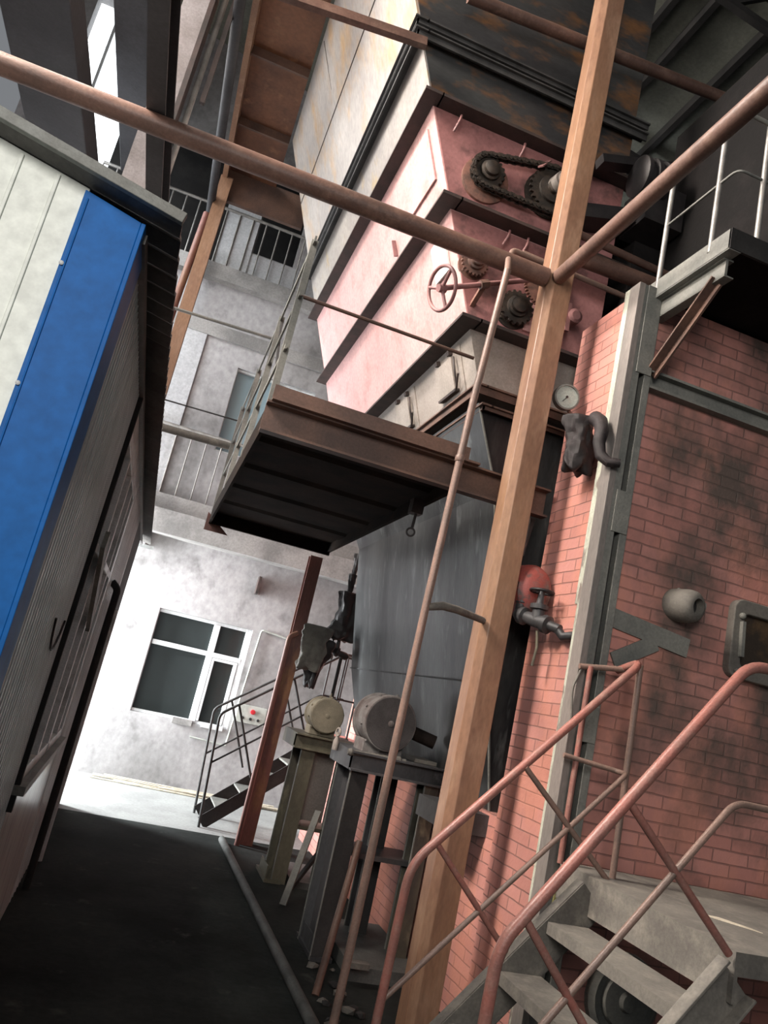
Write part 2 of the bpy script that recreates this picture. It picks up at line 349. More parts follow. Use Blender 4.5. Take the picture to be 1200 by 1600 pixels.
# far wall with openings
def wall_with_holes(name, x0, x1, z0, z1, y0, y1, holes, mat):
    xs = sorted({x0, x1, *[h[0] for h in holes], *[h[1] for h in holes]})
    zs = sorted({z0, z1, *[h[2] for h in holes], *[h[3] for h in holes]})
    mb = MB()
    for a, b in zip(xs, xs[1:]):
        run = None
        for c, d in zip(zs, zs[1:]):
            cx, cz = (a + b) / 2, (c + d) / 2
            hole = any(h[0] < cx < h[1] and h[2] < cz < h[3] for h in holes)
            if not hole: run = (run[0], d) if run else (c, d)
            if (hole or d == zs[-1]) and run:
                mb.box(a, b, y0, y1, run[0], run[1]); run = None
    return struct(mb.build(name, mat))
holes = [(0.10, 1.31, 0.80, 2.09), (0.20, 1.32, 4.28, 5.49), (-3.05, -2.3, 7.6, 10.2), (-0.05, 0.55, 7.20, 8.6), (-2.3, -0.55, 6.85, 8.7)]
wall_with_holes('wall_far', XL - 0.2, 9, 0, 13, YW, YW + 0.25, holes, 'concrete')
wall_with_holes('wall_left', -5.9, 8.8, 0, 13, 0, 0.2, [], 'concrete').matrix_world = Matrix.Identity(4)
bpy.data.objects.remove(bpy.data.objects['wall_left'])
mb = MB()
mb.box(XL - 0.2, XL, -6, 8.9, 0, 5.2); mb.box(XL - 0.2, XL, -6, -2.6, 5.2, 12); mb.box(XL - 0.2, XL, 8.9, 10.2, 3.4, 4.8)
mb.box(XL - 0.2, XL, 5.0, 7.3, 5.2, 12); mb.box(XL - 0.2, XL, -6, 10.2, 9.8, 12)
struct(mb.build('wall_left', 'concrete'))
struct(MB().box(9, 9.2, -6, 10.4, 0, 13).build('wall_right', 'dark'))
# dark room behind the gallery opening
struct(MB().box(-3.5, 1.6, YW + 1.3, YW + 1.4, 6.4, 9.6).box(-3.5, 1.6, YW + .2, YW + 1.4, 9.5, 9.6).box(-3.5, 1.6, YW + .2, YW + 1.4, 6.4, 6.5).box(1.5, 1.6, YW + .2, YW + 1.4, 6.4, 9.6).box(-3.5, -3.4, YW + .2, YW + 1.4, 6.4, 9.6).build('wall_gallery_room', 'dark'))
# sloping roof with purlins and rafters
mb = MB(); mb.hexa(((-3.6, -6, 10.6), (9.2, -6, 8.6), (9.2, 10.6, 8.6), (-3.6, 10.6, 10.6), (-3.6, -6, 10.7), (9.2, -6, 8.7), (9.2, 10.6, 8.7), (-3.6, 10.6, 10.7)))
struct(mb.build('ceiling', 'ceil'))
def roofz(x): return 10.6 - (x + 3.6) * 2.0 / 12.8
for x in (2.9, 3.42, 3.78, 4.42, 5.1, 5.8):
    o = MB().box(x - 0.035, x + 0.035, 0, 10.2, roofz(x) - 0.14, roofz(x) - 0.02).build('roof_purlin', 'dark')
    struct(o, 'dark steel purlin under the roof sheets')
for y in (5.2, 7.8):
    r = MB()
    r.bar((1.5, y, roofz(1.5) - 0.3), (9, y, roofz(9) - 0.3), 0.10, 0.14)
    r.bar((1.5, y, roofz(1.5) - 0.75), (9, y, roofz(9) - 0.75), 0.07, 0.07)
    for k in range(7):
        xa = 1.6 + k * 1.0
        r.bar((xa, y, roofz(xa) - 0.75), (xa + 0.5, y, roofz(xa + .5) - 0.3), 0.05, 0.05)
        r.bar((xa + 0.5, y, roofz(xa + .5) - 0.3), (xa + 1.0, y, roofz(xa + 1) - 0.75), 0.05, 0.05)
    struct(r.build('roof_truss', 'dark'), 'dark steel roof truss')

# far wall windows
def window(name, x0, x1, z0, z1, bars, gm, fm, label, fw=0.06):
    root = MB().box(x0, x1, YW + 0.10, YW + 0.115, z0, z1).build(name, gm); struct(root, label)
    f = MB()
    f.box(x0, x0 + 0.012, YW + 0.04, YW + 0.13, z0, z1); f.box(x1 - fw, x1, YW + 0.04, YW + 0.13, z0, z1)
    f.box(x0, x1, YW + 0.045, YW + 0.13, z0, z0 + fw * .5); f.box(x0, x1, YW + 0.045, YW + 0.13, z1 - fw * .6, z1)
    for b in bars: f.box(b[0], b[1], YW + 0.035, YW + 0.125, b[2], b[3])
    f.build('window_frame', fm, root, 0.004)
    return root
w1 = window('window_1', 0.10, 1.31, 0.80, 2.09, [(0.82, 0.90, 0.82, 2.05), (0.12, 0.819, 1.64, 1.70), (0.901, 1.26, 1.64, 1.70), (0.905, 0.935, 0.84, 1.60), (1.19, 1.235, 0.84, 1.60), (0.905, 1.235, 1.602, 1.636)],
            'glass', 'whiteframe', 'white-framed window in the grey wall at floor level', 0.07)
s_ = MB().box(0.62, 0.86, YW - 0.03, YW + 0.06, 0.76, 0.83); s_.build('window_sill', 'slab', w1)
s_ = MB().box(0.98, 1.25, YW - 0.05, YW + 0.06, 0.78, 0.83); s_.build('window_sill', 'whiteframe', w1)
window('window_2', 0.20, 1.32, 4.28, 5.49, [(0.74, 0.79, 4.3, 5.47)], 'glassup', 'alu', 'pale blue window on the middle gallery', 0.05)
w3 = MB().box(-3.05, -2.25, YW + 0.2, YW + 0.21, 7.6, 10.2).build('window_3', 'skylit'); struct(w3, 'overexposed tall window high at upper left')
MB().box(-2.78, -2.74, YW + 0.12, YW + 0.2, 7.6, 10.2).box(-3.05, -2.25, YW + 0.12, YW + 0.2, 8.75, 8.8).build('window_frame', 'whiteframe', w3)
# galleries: slabs, ledges, pilasters
struct(MB().box(XL, 3.6, YW - 0.14, YW + 0.02, 3.28, 3.50).build('gallery_slab', 'slab'), 'concrete edge of the first gallery')
struct(MB().box(XL, 3.6, YW - 0.30, YW + 0.02, 2.98, 3.28).build('gallery_beam', 'slab'), 'grey concrete beam below the first gallery')
struct(MB().box(XL, 3.6, YW - 0.14, YW + 0.02, 6.58, 6.80).build('gallery_slab', 'slab'), 'concrete edge of the second gallery')
struct(MB().box(XL, 3.6, YW - 0.04, YW + 0.02, 5.80, 5.98).build('gallery_beam', 'slab'), 'stained band beam on the wall between galleries')
struct(MB().box(-0.55, -0.07, YW - 0.07, YW + 0.02, 6.8, 8.25).build('pilaster', 'paleplaster'), 'pale plaster panel behind the upper railing')
struct(MB().box(-0.07, 0.95, YW - 0.05, YW + 0.02, 6.8, 7.16).build('parapet', 'paleplaster'), 'low pale parapet beside the gallery opening')
struct(MB().box(-1.05, -0.32, YW - 0.03, YW + 0.02, 3.5, 5.8).build('pilaster', 'paleplaster'), 'smooth lilac-grey pilaster above the first gallery')
struct(MB().box(-2.24, -1.95, YW - 0.2, YW + 0.02, 8.6, 11).build('pilaster', 'paleplaster'), 'bright plaster reveal beside the tall window')

def railing(label, x0, x1, y, z0, z1, step, r=0.008, top=0.02, grp=None):
    t = thing('gallery_railing', label, 'railing', (x0, y, z0))
    MB().tube(((x0, y, z1), (x1, y, z1)), top).build('top_rail', 'steelrail', t, smooth=True)
    n = int((x1 - x0) / step)
    for k in range(n + 1):
        x = x0 + k * step
        MB().tube(((x, y, z0), (x, y, z1 - 0.01)), r, seg=8).build('baluster', 'steelrail', t, smooth=True)
    return t
railing('silvery railing on the top gallery behind the brown column', -2.25, 1.15, YW - 0.08, 6.80, 7.66, 0.19, 0.011, 0.022)
railing('silvery railing on the lower gallery, beside the raised platform', -0.72, 1.6, YW - 0.08, 3.50, 4.42, 0.20, 0.010, 0.022)
for lab, x in (('small rusty bracket on the beam, left of the window head', -0.32), ('small rusty bracket under the beam, right above the window', 1.20)):
    b = MB(); b.box(x, x + 0.035, YW - 0.14, YW, 2.55, 2.78) if x > 0 else b.box(x + .02, x + 0.055, YW - 0.12, YW, 2.80, 2.98)
    tag(b.build('wall_bracket', 'flange'), lab, 'bracket')

# ================================================================== PANEL HUT
hut = thing('panel_hut', 'cream and blue sandwich-panel hut at the left, with side windows', 'hut', (-1.8, 5.1, 0))
XH, Y0, Y1 = -0.30, 1.96, 8.2
def hz(x): return 2.650 + (-0.20 - x) * 0.20       # roof underside height
fp = MB(); fp.hexa(((XL + .05, Y0, 0), (-0.445, Y0, 0), (-0.445, Y0 + 0.06, 0), (XL + .05, Y0 + 0.06, 0), (XL + .05, Y0, hz(XL) - 0.012), (-0.445, Y0, hz(-0.445) - 0.012), (-0.445, Y0 + 0.06, hz(-0.445) - 0.012), (XL + .05, Y0 + 0.06, hz(XL) - 0.02)))
x = -0.52
k = 0
while x > -3.2:
    fp.box(x - 0.010, x, Y0 - 0.005, Y0, 0, hz(x) - 0.02); x -= 0.095
fp.build('front_panel', 'cream', hut, 0.002)
bl = MB()
bl.hexa(((-0.452, Y0 - 0.012, 0), (XH, Y0 - 0.012, 0), (XH, Y0, 0), (-0.452, Y0, 0), (-0.452, Y0 - 0.012, hz(-.478) - 0.03), (XH, Y0 - 0.012, hz(XH) - 0.03), (XH, Y0, hz(XH) - 0.03), (-0.452, Y0, hz(-.478) - 0.03)))
bl.box(-0.442, -0.437, Y0 - 0.016, Y0 - 0.011, 0, hz(-.465) - 0.05)
bl.box(XH, XH + 0.012, Y0 - 0.012, Y0 + 0.16, 0, hz(XH) - 0.03)
bl.build('corner_flashing', 'blue', hut, 0.002)
for z in (2.46, 2.13, 1.80, 1.47, 1.14):
    MB().lathe((-0.447, Y0 - 0.012, z), (0, -1, 0), ((0, 0.006), (0.004, 0.006), (0.006, 0.003))).build('rivet', 'whiteframe', hut, smooth=True)
# side wall: body with a hole for the window
WY0, WY1, WZ0, WZ1 = 3.36, 4.95, 0.99, 2.48
sd = MB()
for (a, b, c, d) in ((Y0 + 0.06, WY0, 0, 2.615), (WY0, WY1, 0, WZ0), (WY0, WY1, WZ1, 2.615), (WY1, 6.85, 0, 2.615)):
    sd.box(XH - 0.06, XH, a, b, c, d)
y = Y0 + 0.22
while y < WY0: sd.box(XH, XH + 0.003, y, y + 0.004, 0, 2.6); y += 0.05
y = WY1 + 0.3
while y < 6.8: sd.box(XH, XH + 0.003, y, y + 0.006, 0, 2.6); y += 0.10
sd.build('side_panel', 'side', hut)
MB().box(XH - 0.06, XH - 0.001, 6.85, Y1, 0, 2.615).build('end_panel', 'dark', hut)
MB().box(XL + .05, XH - 0.06, Y1 - 0.06, Y1, 0, 2.615).build('back_panel', 'side', hut)
# roof sheet: corrugated along the slope
rf = MB(); n = 236
ys = [1.90 + 6.80 * i / n for i in range(n + 1)]
def rz(i): return 0.010 * math.cos(i * math.pi / 2.0 * 1.0)
va, vb, vc, vd = [], [], [], []
for i, y in enumerate(ys):
    dz = rz(i)
    va.append(rf.bm.verts.new((-0.20, y, hz(-0.20) + dz))); vb.append(rf.bm.verts.new((XL + .02, y, hz(XL) + dz)))
    vc.append(rf.bm.verts.new((-0.20, y, hz(-0.20) + dz + 0.012))); vd.append(rf.bm.verts.new((XL + .02, y, hz(XL) + dz + 0.012)))
for i in range(n):
    rf.bm.faces.new((va[i], va[i + 1], vb[i + 1], vb[i])); rf.bm.faces.new((vc[i], vd[i], vd[i + 1], vc[i + 1]))
    rf.bm.faces.new((va[i], vc[i], vc[i + 1], va[i + 1]))
rf.build('roof_sheet', 'roof', hut)
tr = MB(); tr.bar((XL + .02, 1.89, hz(XL) + 0.01), (-0.195, 1.89, hz(-0.195) + 0.01), 0.02, 0.030)
tr.build('roof_edge_trim', 'rooftrim', hut, 0.002)
MB().box(XH + 0.001, XH + 0.02, 1.98, 8.5, 2.60, 2.628).build('eave_batten', 'roof', hut)
MB().box(-0.32, -0.16, 8.705, 8.72, 2.60, 2.64).build('gutter_end', 'alu', hut)
# side window
wn = MB()
for (a, b, c, d) in ((WY0, WY0 + 0.05, WZ0, WZ1), (WY1 - 0.05, WY1, WZ0, WZ1), (WY0, WY1, WZ0, WZ0 + 0.05), (WY0, WY1, WZ1 - 0.05, WZ1),
                     (WY0 + .42, WY0 + .46, WZ0, WZ1), (WY0 + .84, WY0 + .90, WZ0, WZ1), (WY0 + 1.27, WY0 + 1.31, WZ0, WZ1), (WY0, WY1, 1.93, 1.97)):
    wn.box(XH - 0.05, XH + 0.012, a, b, c, d)
win = wn.build('window', 'alu', hut, 0.003)
MB().box(XH - 0.034, XH - 0.028, WY0, WY1, WZ0, WZ1).build('pane', 'glasshut', win)
MB().box(XH - 0.01, XH + 0.045, WY0 - 0.05, WY1 + 0.03, WZ0 - 0.035, WZ0).build('window_sill', 'rooftrim', win)
MB().box(XH - 0.005, XH + 0.02, WY0 - 0.035, WY0 - 0.005, WZ0 - 0.1, 2.60).build('window_trim', 'dark', win)
MB().bar((XH + 0.03, 3.55, 2.00), (XH + 0.03, 4.2, 1.64), 0.02, 0.09).build('board', 'rooftrim', win)
MB().tube(((XH + 0.05, 5.55, 0.0), (XH + 0.05, 5.55, 1.92), (XH + 0.0, 5.55, 1.96)), 0.024, 0.03).build('downpipe', 'dark', hut, smooth=True)
MB().tube(((XH + 0.05, 6.2, 0.0), (XH + 0.05, 6.2, 1.80)), 0.022, 0.03).build('downpipe', 'alu', hut, smooth=True)
cb_ = [(XH + 0.008, 2.85 + 0.04 * i, 1.62 - 0.11 * math.sin(math.pi * i / 8) ** 0.8) for i in range(9)]
MB().sweep(cb_, 0.004, 6).build('hanging_wire', 'black', hut)

# ================================================================== BRICK FURNACE
fur = thing('brick_furnace', 'red-painted brick boiler furnace with steel corner column', 'furnace', (3.6, 5.2, 0))
bw = MB()
bw.box(2.10, 2.70, 3.50, 4.10, 0, 4.14)                 # corner pier
bw.box(2.70, 5.8, 3.50, 9.0, 0, 4.14)
bw.box(2.14, 2.70, 4.10, 8.6, 0, 1.12)                  # base under the chute
bw.box(2.40, 2.70, 7.7, 8.6, 1.12, 3.9)
bw.build('brick_wall', 'brick', fur)
cc = MB(); yF = 3.50
cc.box(2.060, 2.100, yF - 0.06, yF + 0.035, 0.0, 4.16)
cco = cc.build('corner_angle', 'colside', fur, 0.003)
MB().box(2.064, 2.100, yF + 0.035, yF + 0.085, 2.3, 4.16).box(2.064, 2.100, yF + 0.035, yF + 0.06, 0.0, 2.3).build('peeling_edge', 'peel', cco)
c2 = MB(); c2.box(2.100, 2.145, yF - 0.055, yF, 0.0, 4.16); c2.box(2.178, 2.222, yF - 0.055, yF, 0.0, 4.16)
cc2 = c2.build('corner_column', 'colgrey', fur, 0.003)
MB().box(2.145, 2.178, yF - 0.010, yF - 0.002, 0.0, 4.16).build('column_slot', 'dark', cc2)
for (z0, z1) in ((3.62, 4.16), (2.70, 2.93), (1.62, 1.80), (0.86, 1.02)):
    MB().box(2.120, 2.215, yF - 0.062, yF - 0.054, z0, z1).build('batten_plate', 'yellow' if z1 < 1.1 else 'colgrey', cc2, 0.002)
bm_ = MB(); bm_.box(2.222, 5.8, yF - 0.055, yF, 3.56, 3.575); bm_.box(2.222, 5.8, yF - 0.055, yF, 3.655, 3.67); bm_.box(2.222, 5.8, yF - 0.012, yF, 3.57, 3.66)
bm_.build('belt_channel', 'colgrey', fur)
# ash-grey flat plates and the sight pipe
pl = MB(); pl.bar((2.225, yF - 0.006, 2.27), (2.72, yF - 0.006, 2.215), 0.012, 0.10); pl.build('flat_plate', 'colgrey', fur)
pl = MB(); pl.bar((2.52, yF - 0.007, 2.20), (2.28, yF - 0.007, 2.05), 0.012, 0.085); pl.build('brace_plate', 'colgrey', fur)
sa = Vector((0.30, -1.0, -0.06)).normalized()
sp_ = MB(); sp_.lathe(Vector((2.61, yF + 0.03, 2.43)), sa, ((0, 0.088), (0.11, 0.090), (0.145, 0.082), (0.165, 0.062), (0.168, 0.045), (0.12, 0.043)), 28)
spo = sp_.build('sight_pipe', 'stairgrey', fur, smooth=True)
MB().lathe(Vector((2.61, yF + 0.03, 2.43)) + sa * 0.123, sa, ((0, 0.043), (0.002, 0.043)), 24).build('bore', 'dark', spo)
MB().lathe((2.70, yF - 0.08, 2.44), (1, -0.4, 0), ((0, 0.02), (0.03, 0.022), (0.031, 0.0))).build('pipe_stub', 'colgrey', spo, smooth=True)
MB().ball((2.60, yF - 0.03, 2.505), 0.012).build('weld_bead', 'colgrey', spo)
# fire door
def rrect(cx, cz, hw, hh, r, y, n=6):
    pts = []
    for sx, sz, a0 in ((1, 1, 0), (-1, 1, 90), (-1, -1, 180), (1, -1, 270)):
        for i in range(n + 1):
            a = math.radians(a0 + 90 * i / n)
            pts.append((cx + sx * (hw - r) + r * math.cos(a), y, cz + sz * (hh - r) + r * math.sin(a)))
    return pts
fd = MB()
outer = rrect(3.19, 2.34, 0.235, 0.215, 0.06, yF - 0.05); inner = rrect(3.19, 2.335, 0.165, 0.145, 0.03, yF - 0.05)
vo = [fd.bm.verts.new(p) for p in outer]; vi = [fd.bm.verts.new(p) for p in inner]
vo2 = [fd.bm.verts.new((p[0], yF, p[2])) for p in outer]; vi2 = [fd.bm.verts.new((p[0], yF, p[2])) for p in inner]
n = len(outer)
for i in range(n):
    j = (i + 1) % n
    fd.bm.faces.new((vo[i], vo[j], vi[j], vi[i])); fd.bm.faces.new((vo[i], vo2[i], vo2[j], vo[j])); fd.bm.faces.new((vi[i], vi[j], vi2[j], vi2[i]))
fdo = fd.build('fire_door', 'stairgrey', fur, 0.006)
MB().box(3.02, 3.36, yF - 0.012, yF - 0.004, 2.18, 2.49).build('door_panel', 'firedark', fdo)
MB().bar((3.005, yF - 0.06, 2.43), (3.015, yF - 0.06, 2.24), 0.02, 0.028).ball((3.0, yF - 0.06, 2.46), 0.018).ball((3.0, yF - 0.06, 2.16), 0.015).build('latch', 'colgrey', fdo)
# blow-down fan below the landing, seen between the treads
fn = MB(); fn.lathe((2.60, yF, 0.50), (0, -1, 0), ((0, 0.20), (0.03, 0.195), (0.045, 0.17), (0.030, 0.16), (0.030, 0.13), (0.055, 0.12), (0.06, 0.05), (0.08, 0.04), (0.082, 0.0)), 24)
fno = fn.build('ash_door', 'colgrey', fur, smooth=True)
for a in (40, 140, 220, 320):
    MB().lathe((2.60 + 0.21 * math.cos(math.radians(a)), yF, 0.50 + 0.19 * math.sin(math.radians(a))), (0, -1, 0), ((0, 0.016), (0.03, 0.016), (0.031, 0.0))).build('bolt', 'standgr', fno)
# black upper casing of the boiler
uc = MB(); uc.box(2.66, 6.0, 2.95, 4.25, 4.178, 6.02)
uc.build('upper_casing', 'soot', fur)
MB().box(2.45, 6.0, 4.25, 9.0, 4.15, 5.35).build('rear_casing', 'soot', fur)

# ================================================================== HOPPER
hop = thing('coal_hopper', 'huge tapered coal hopper, pink and grey sheet steel with brown flanges', 'hopper', (1.8, 6.0, 1.1))
YF = 4.30
def sect(z0, xa, z1, xb, y0=YF, y1=7.9, xr0=2.32, xr1=2.32, y0b=None, y1b=None):
    y0b = y0 if y0b is None else y0b; y1b = y1 if y1b is None else y1b
    return MB().hexa(((xa, y0, z0), (xr0, y0, z0), (xr0, y1, z0), (xa, y1, z0), (xb, y0b, z1), (xr1, y0b, z1), (xr1, y1b, z1), (xb, y1b, z1)))
sect(5.95, 0.62, 7.44, 0.03).build('upper_bin', 'bin', hop)
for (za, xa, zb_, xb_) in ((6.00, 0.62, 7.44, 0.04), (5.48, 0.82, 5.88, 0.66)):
    MB().prism(((xa, YF - 0.008, za), (2.32, YF - 0.008, za), (2.32, YF - 0.008, zb_), (xb_, YF - 0.008, zb_)), (0, 0.007, 0)).build('front_overlay', 'binfront', hop)
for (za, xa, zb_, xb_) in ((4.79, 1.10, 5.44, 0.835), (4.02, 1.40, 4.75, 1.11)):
    MB().prism(((xa, YF - 0.006, za), (2.32, YF - 0.006, za), (2.32, YF - 0.006, zb_), (xb_, YF - 0.006, zb_)), (0, 0.005, 0)).build('front_overlay', 'pinkfront', hop)  # thin overlay carrying the shaded red of the casing front
def binx(z): return 0.62 - (z - 5.95) * 0.396
for z in (6.72,):
    MB().bar((binx(z) - 0.002, YF, z), (binx(z) - 0.002, 7.9, z), 0.008, 0.010).build('seam', 'flange', hop)
MB().bar((binx(5.95) - .002, 6.3, 5.99), (binx(7.4) - .002, 6.3, 7.4), 0.006, 0.008, (0, 1, 0)).build('seam', 'flange', hop)
sect(5.46, 0.82, 5.95, 0.62).build('bin_skirt', 'binlow', hop)
sect(4.77, 1.10, 5.46, 0.82).build('feeder_casing', 'pink', hop)
sect(4.00, 1.40, 4.77, 1.10).build('feeder_casing', 'pink', hop)
throat = sect(3.62, 1.555, 4.00, 1.41).build('throat', 'throat', hop)
def flange(z, x, h=0.012, out=0.075, drop=0.07, mat='flange', y1=7.95, xr=2.40):
    f = MB()
    f.box(x - out, x + 0.01, YF - out, y1, z - h / 2, z + h / 2); f.box(x, xr, YF - out, YF + 0.01, z - h / 2, z + h / 2)
    f.box(x - out + 0.02, x - out + 0.032, YF - out + 0.02, y1, z - drop, z); f.box(x - out + 0.02, xr, YF - out + 0.02, YF - out + 0.032, z - drop, z)
    return f.build('flange', mat, hop)
flange(5.98, 0.64, mat='flangeg', out=0.09, drop=0.035); flange(5.90, 0.66, mat='flangeg', out=0.09, drop=0.05)
flange(5.455, 0.85, h=0.022, out=0.12, drop=0.0)
flange(4.77, 1.13, h=0.022, out=0.13, drop=0.0); flange(4.00, 1.43, h=0.022, out=0.13, drop=0.0)
flange(3.62, 1.58, out=0.07, drop=0.055, mat='deckbeam'); flange(3.50, 1.64, out=0.07, drop=0.03, mat='deckbeam')
MB().box(1.86, 2.5, YF - 0.03, YF + 0.4, 0.98, 1.10).build('chute_support', 'standgr', hop)
# stiffener ribs, the small plate and the notice on the left side
def onleft(y, z, d=0.0):     # point on the slanted left side of the pink casing
    return Vector((0.82 + (5.46 - z) * (1.40 - 0.82) / 1.46 - d, y, z))
nl = Vector((-1, 0, -0.394)).normalized()
def plate(name, y0, y1, z0, z1, th, mat, par):
    a = [onleft(y0, z0), onleft(y1, z0), onleft(y1, z1), onleft(y0, z1)]
    return MB().prism(a, nl * th).build(name, mat, par)
plate('access_plate', 4.42, 5.02, 5.02, 5.36, 0.012, 'pink', hop)
plate('notice_plate', 4.42, 4.66, 4.42, 4.66, 0.014, 'paper', hop)
plate('rib', 5.30, 5.315, 4.92, 5.04, 0.03, 'wheelpink', hop)
# throat doors on the left side
def onthroat(y, z): return Vector((1.41 + (4.0 - z) * 0.3816, y, z))
nt = Vector((-1, 0, -0.38)).normalized()
for k, y in enumerate((4.72, 5.62, 6.55)):
    a = [onthroat(y - 0.24, 3.66), onthroat(y + 0.24, 3.66), onthroat(y + 0.24, 3.96), onthroat(y - 0.24, 3.96)]
    d = MB().prism(a, nt * 0.008).build('inspection_door', 'throat', hop)
    a = [onthroat(y - 0.14, 3.70), onthroat(y + 0.14, 3.70), onthroat(y + 0.14, 3.91), onthroat(y - 0.14, 3.91)]
    MB().prism([p + nt * 0.008 for p in a], nt * 0.03).build('door_panel', 'throat', d)
    MB().prism([p + nt * 0.008 for p in (onthroat(y - 0.15, 3.685), onthroat(y + 0.15, 3.685), onthroat(y + 0.15, 3.70), onthroat(y - 0.15, 3.70))], nt * 0.036).build('door_shadow_lip', 'flange', d)
    MB().tube([onthroat(y - 0.16, 3.72) + nt * 0.03, onthroat(y - 0.20, 3.80) + nt * 0.05, onthroat(y - 0.17, 3.90) + nt * 0.03], 0.007).build('handle', 'flange', d)
    MB().tube([onthroat(y - 0.14, 3.69) + nt * 0.03, onthroat(y - 0.27, 3.76) + nt * 0.06], 0.007).build('latch', 'flange', d)
    for yy in (y - 0.10, y + 0.12): MB().prism([p + nt * 0.008 for p in (onthroat(yy - .02, 3.93), onthroat(yy + .02, 3.93), onthroat(yy + .02, 3.96), onthroat(yy - .02, 3.96))], nt * 0.03).build('hinge', 'flange', d)
# chute: shoulder, body, foot
ch = MB()
ch.hexa(((1.80, YF, 3.0), (2.4, YF, 3.0), (2.4, 7.5, 3.0), (1.80, 7.5, 3.0), (1.57, YF, 3.52), (2.4, YF, 3.52), (2.4, 7.7, 3.52), (1.57, 7.7, 3.52)))
ch.hexa(((2.00, YF, 1.83), (2.6, YF, 1.83), (2.6, 7.5, 1.83), (2.00, 7.5, 1.83), (1.80, YF, 3.0), (2.6, YF, 3.0), (2.6, 7.5, 3.0), (1.80, 7.5, 3.0)))
ch.hexa(((2.16, YF + .02, 1.10), (2.6, YF + .02, 1.10), (2.6, 7.2, 1.10), (2.16, 7.2, 1.10), (2.00, YF, 1.83), (2.6, YF, 1.83), (2.6, 7.5, 1.83), (2.00, 7.5, 1.83)))
cho = ch.build('chute', 'chute', hop)
MB().sweep([(1.575, YF, 3.52), (1.80, YF, 3.0), (2.0, YF, 1.83), (2.16, YF + .02, 1.10)], 0.008, 6).build('weld_seam', 'colgrey', cho)
MB().box(1.985, 2.0, YF, 7.5, 1.825, 1.835).build('fold_seam', 'flangeg', cho)
gs = MB(); gs.prism(((2.02, YF - 0.01, 2.86), (2.05, YF - 0.01, 2.86), (2.02, YF - 0.01, 2.62)), (0, -0.10, 0)); gs.build('gusset', 'flange', cho)

# drive on the front of the hopper
def sprocket(name, c, R, teeth, label=None, mat='grease', body=0.75, hub=0.45, dep=0.07):
    o = MB().gear((c[0], YF - dep, c[1]), (0, -1, 0), R, teeth, 0.022, R * 0.12).build(name, mat, hop)
    MB().lathe((c[0], YF + 0.01, c[1]), (0, -1, 0), ((0, R * 1.05), (dep * 0.35, R * 1.05), (dep * 0.4, R * body), (dep - 0.005, R * body)), 28).build('bearing_housing', 'rustiron' if mat != 'grease' else mat, o, smooth=True)
    MB().lathe((c[0], YF - dep, c[1]), (0, -1, 0), ((0, R * 0.62), (0.03, R * 0.60), (0.035, R * hub), (0.06, R * hub), (0.065, R * hub * 0.8)), 24).build('hub', mat, o, smooth=True)
    for k in range(4):
        a = math.radians(45 + 90 * k)
        MB().lathe((c[0] + R * 0.9 * math.cos(a), YF - 0.02, c[1] + R * 0.9 * math.sin(a)), (0, -1, 0), ((0, 0.010), (0.012, 0.010), (0.013, 0)), 6).build('bolt', mat, o)
    return o
s1 = sprocket('drive_sprocket', (1.29, 5.08), 0.115, 18)
s2 = sprocket('driven_sprocket', (1.755, 5.14), 0.17, 26, hub=0.3)
MB().lathe((1.775, YF - 0.08, 5.16), (0.12, -1, 0.05), ((0, 0.075), (0.10, 0.07), (0.105, 0.055), (0.17, 0.055), (0.172, 0.037), (0.235, 0.037), (0.24, 0.032)), 24).build('shaft_end', 'shaft', s2, smooth=True)
MB().lathe((1.29, YF + 0.01, 5.05), (0, -1, 0), ((0, 0.17), (0.035, 0.168), (0.04, 0.15)), 32).build('bearing_plate', 'rustiron', s1, smooth=True)
# roller chain round both sprockets: the links are one pattern in one part
def chain_path():
    c1, c2, r1, r2 = Vector((1.29, 0, 5.08)), Vector((1.755, 0, 5.14)), 0.118, 0.172
    d = (c2 - c1); L = d.length; base = math.atan2(d.z, d.x); off = math.asin((r2 - r1) / L)
    pts = []
    a0, a1 = base + math.pi / 2 + off, base + 2 * math.pi - math.pi / 2 - off
    for i in range(20):
        a = a0 + (a1 - a0) * i / 19; pts.append(c1 + Vector((math.cos(a), 0, math.sin(a))) * r1)
    b0, b1 = base - math.pi / 2 - off, base + math.pi / 2 + off
    for i in range(20):
        a = b0 + (b1 - b0) * i / 19; pts.append(c2 + Vector((math.cos(a), 0, math.sin(a))) * r2)
    pts.append(pts[0]); return pts
cp = chain_path(); ck = MB(); total = 0; seg = []
for a, b in zip(cp, cp[1:]): seg.append((a, b, (b - a).length)); total += (b - a).length
nl_ = 62; step = total / nl_; pos = 0; i = 0; acc = 0; P_ = []
for k in range(nl_):
    t = k * step
    while acc + seg[i][2] < t: acc += seg[i][2]; i += 1
    f = (t - acc) / seg[i][2]; P_.append(seg[i][0].lerp(seg[i][1], f))
for k in range(nl_):
    a, b = P_[k], P_[(k + 1) % nl_]
    yy = YF - 0.075
    for dy in ((-0.020, 0.020) if k % 2 else (-0.013, 0.013)):
        ck.bar((a.x, yy + dy, a.z), (b.x, yy + dy, b.z), 0.008, 0.040)
    ck.lathe((a.x, yy - 0.028, a.z), (0, 1, 0), ((0, 0.014), (0.056, 0.014)), 8)
ck.build('drive_chain', 'grease', s1)
s3 = sprocket('feed_bearing', (1.335, 4.42), 0.095, 22, mat='rustiron', dep=0.05)
s4 = sprocket('idler_sprocket', (1.67, 4.21), 0.12, 18, dep=0.07)
MB().gear((1.86, YF - 0.03, 4.44), (0, -1, 0), 0.15, 40, 0.03, 0.014).build('worm_gear', 'rustiron', hop)
MB().box(1.76, 2.02, YF - 0.03, YF, 4.10, 4.52).build('gear_backing', 'pink', hop)
hk = []
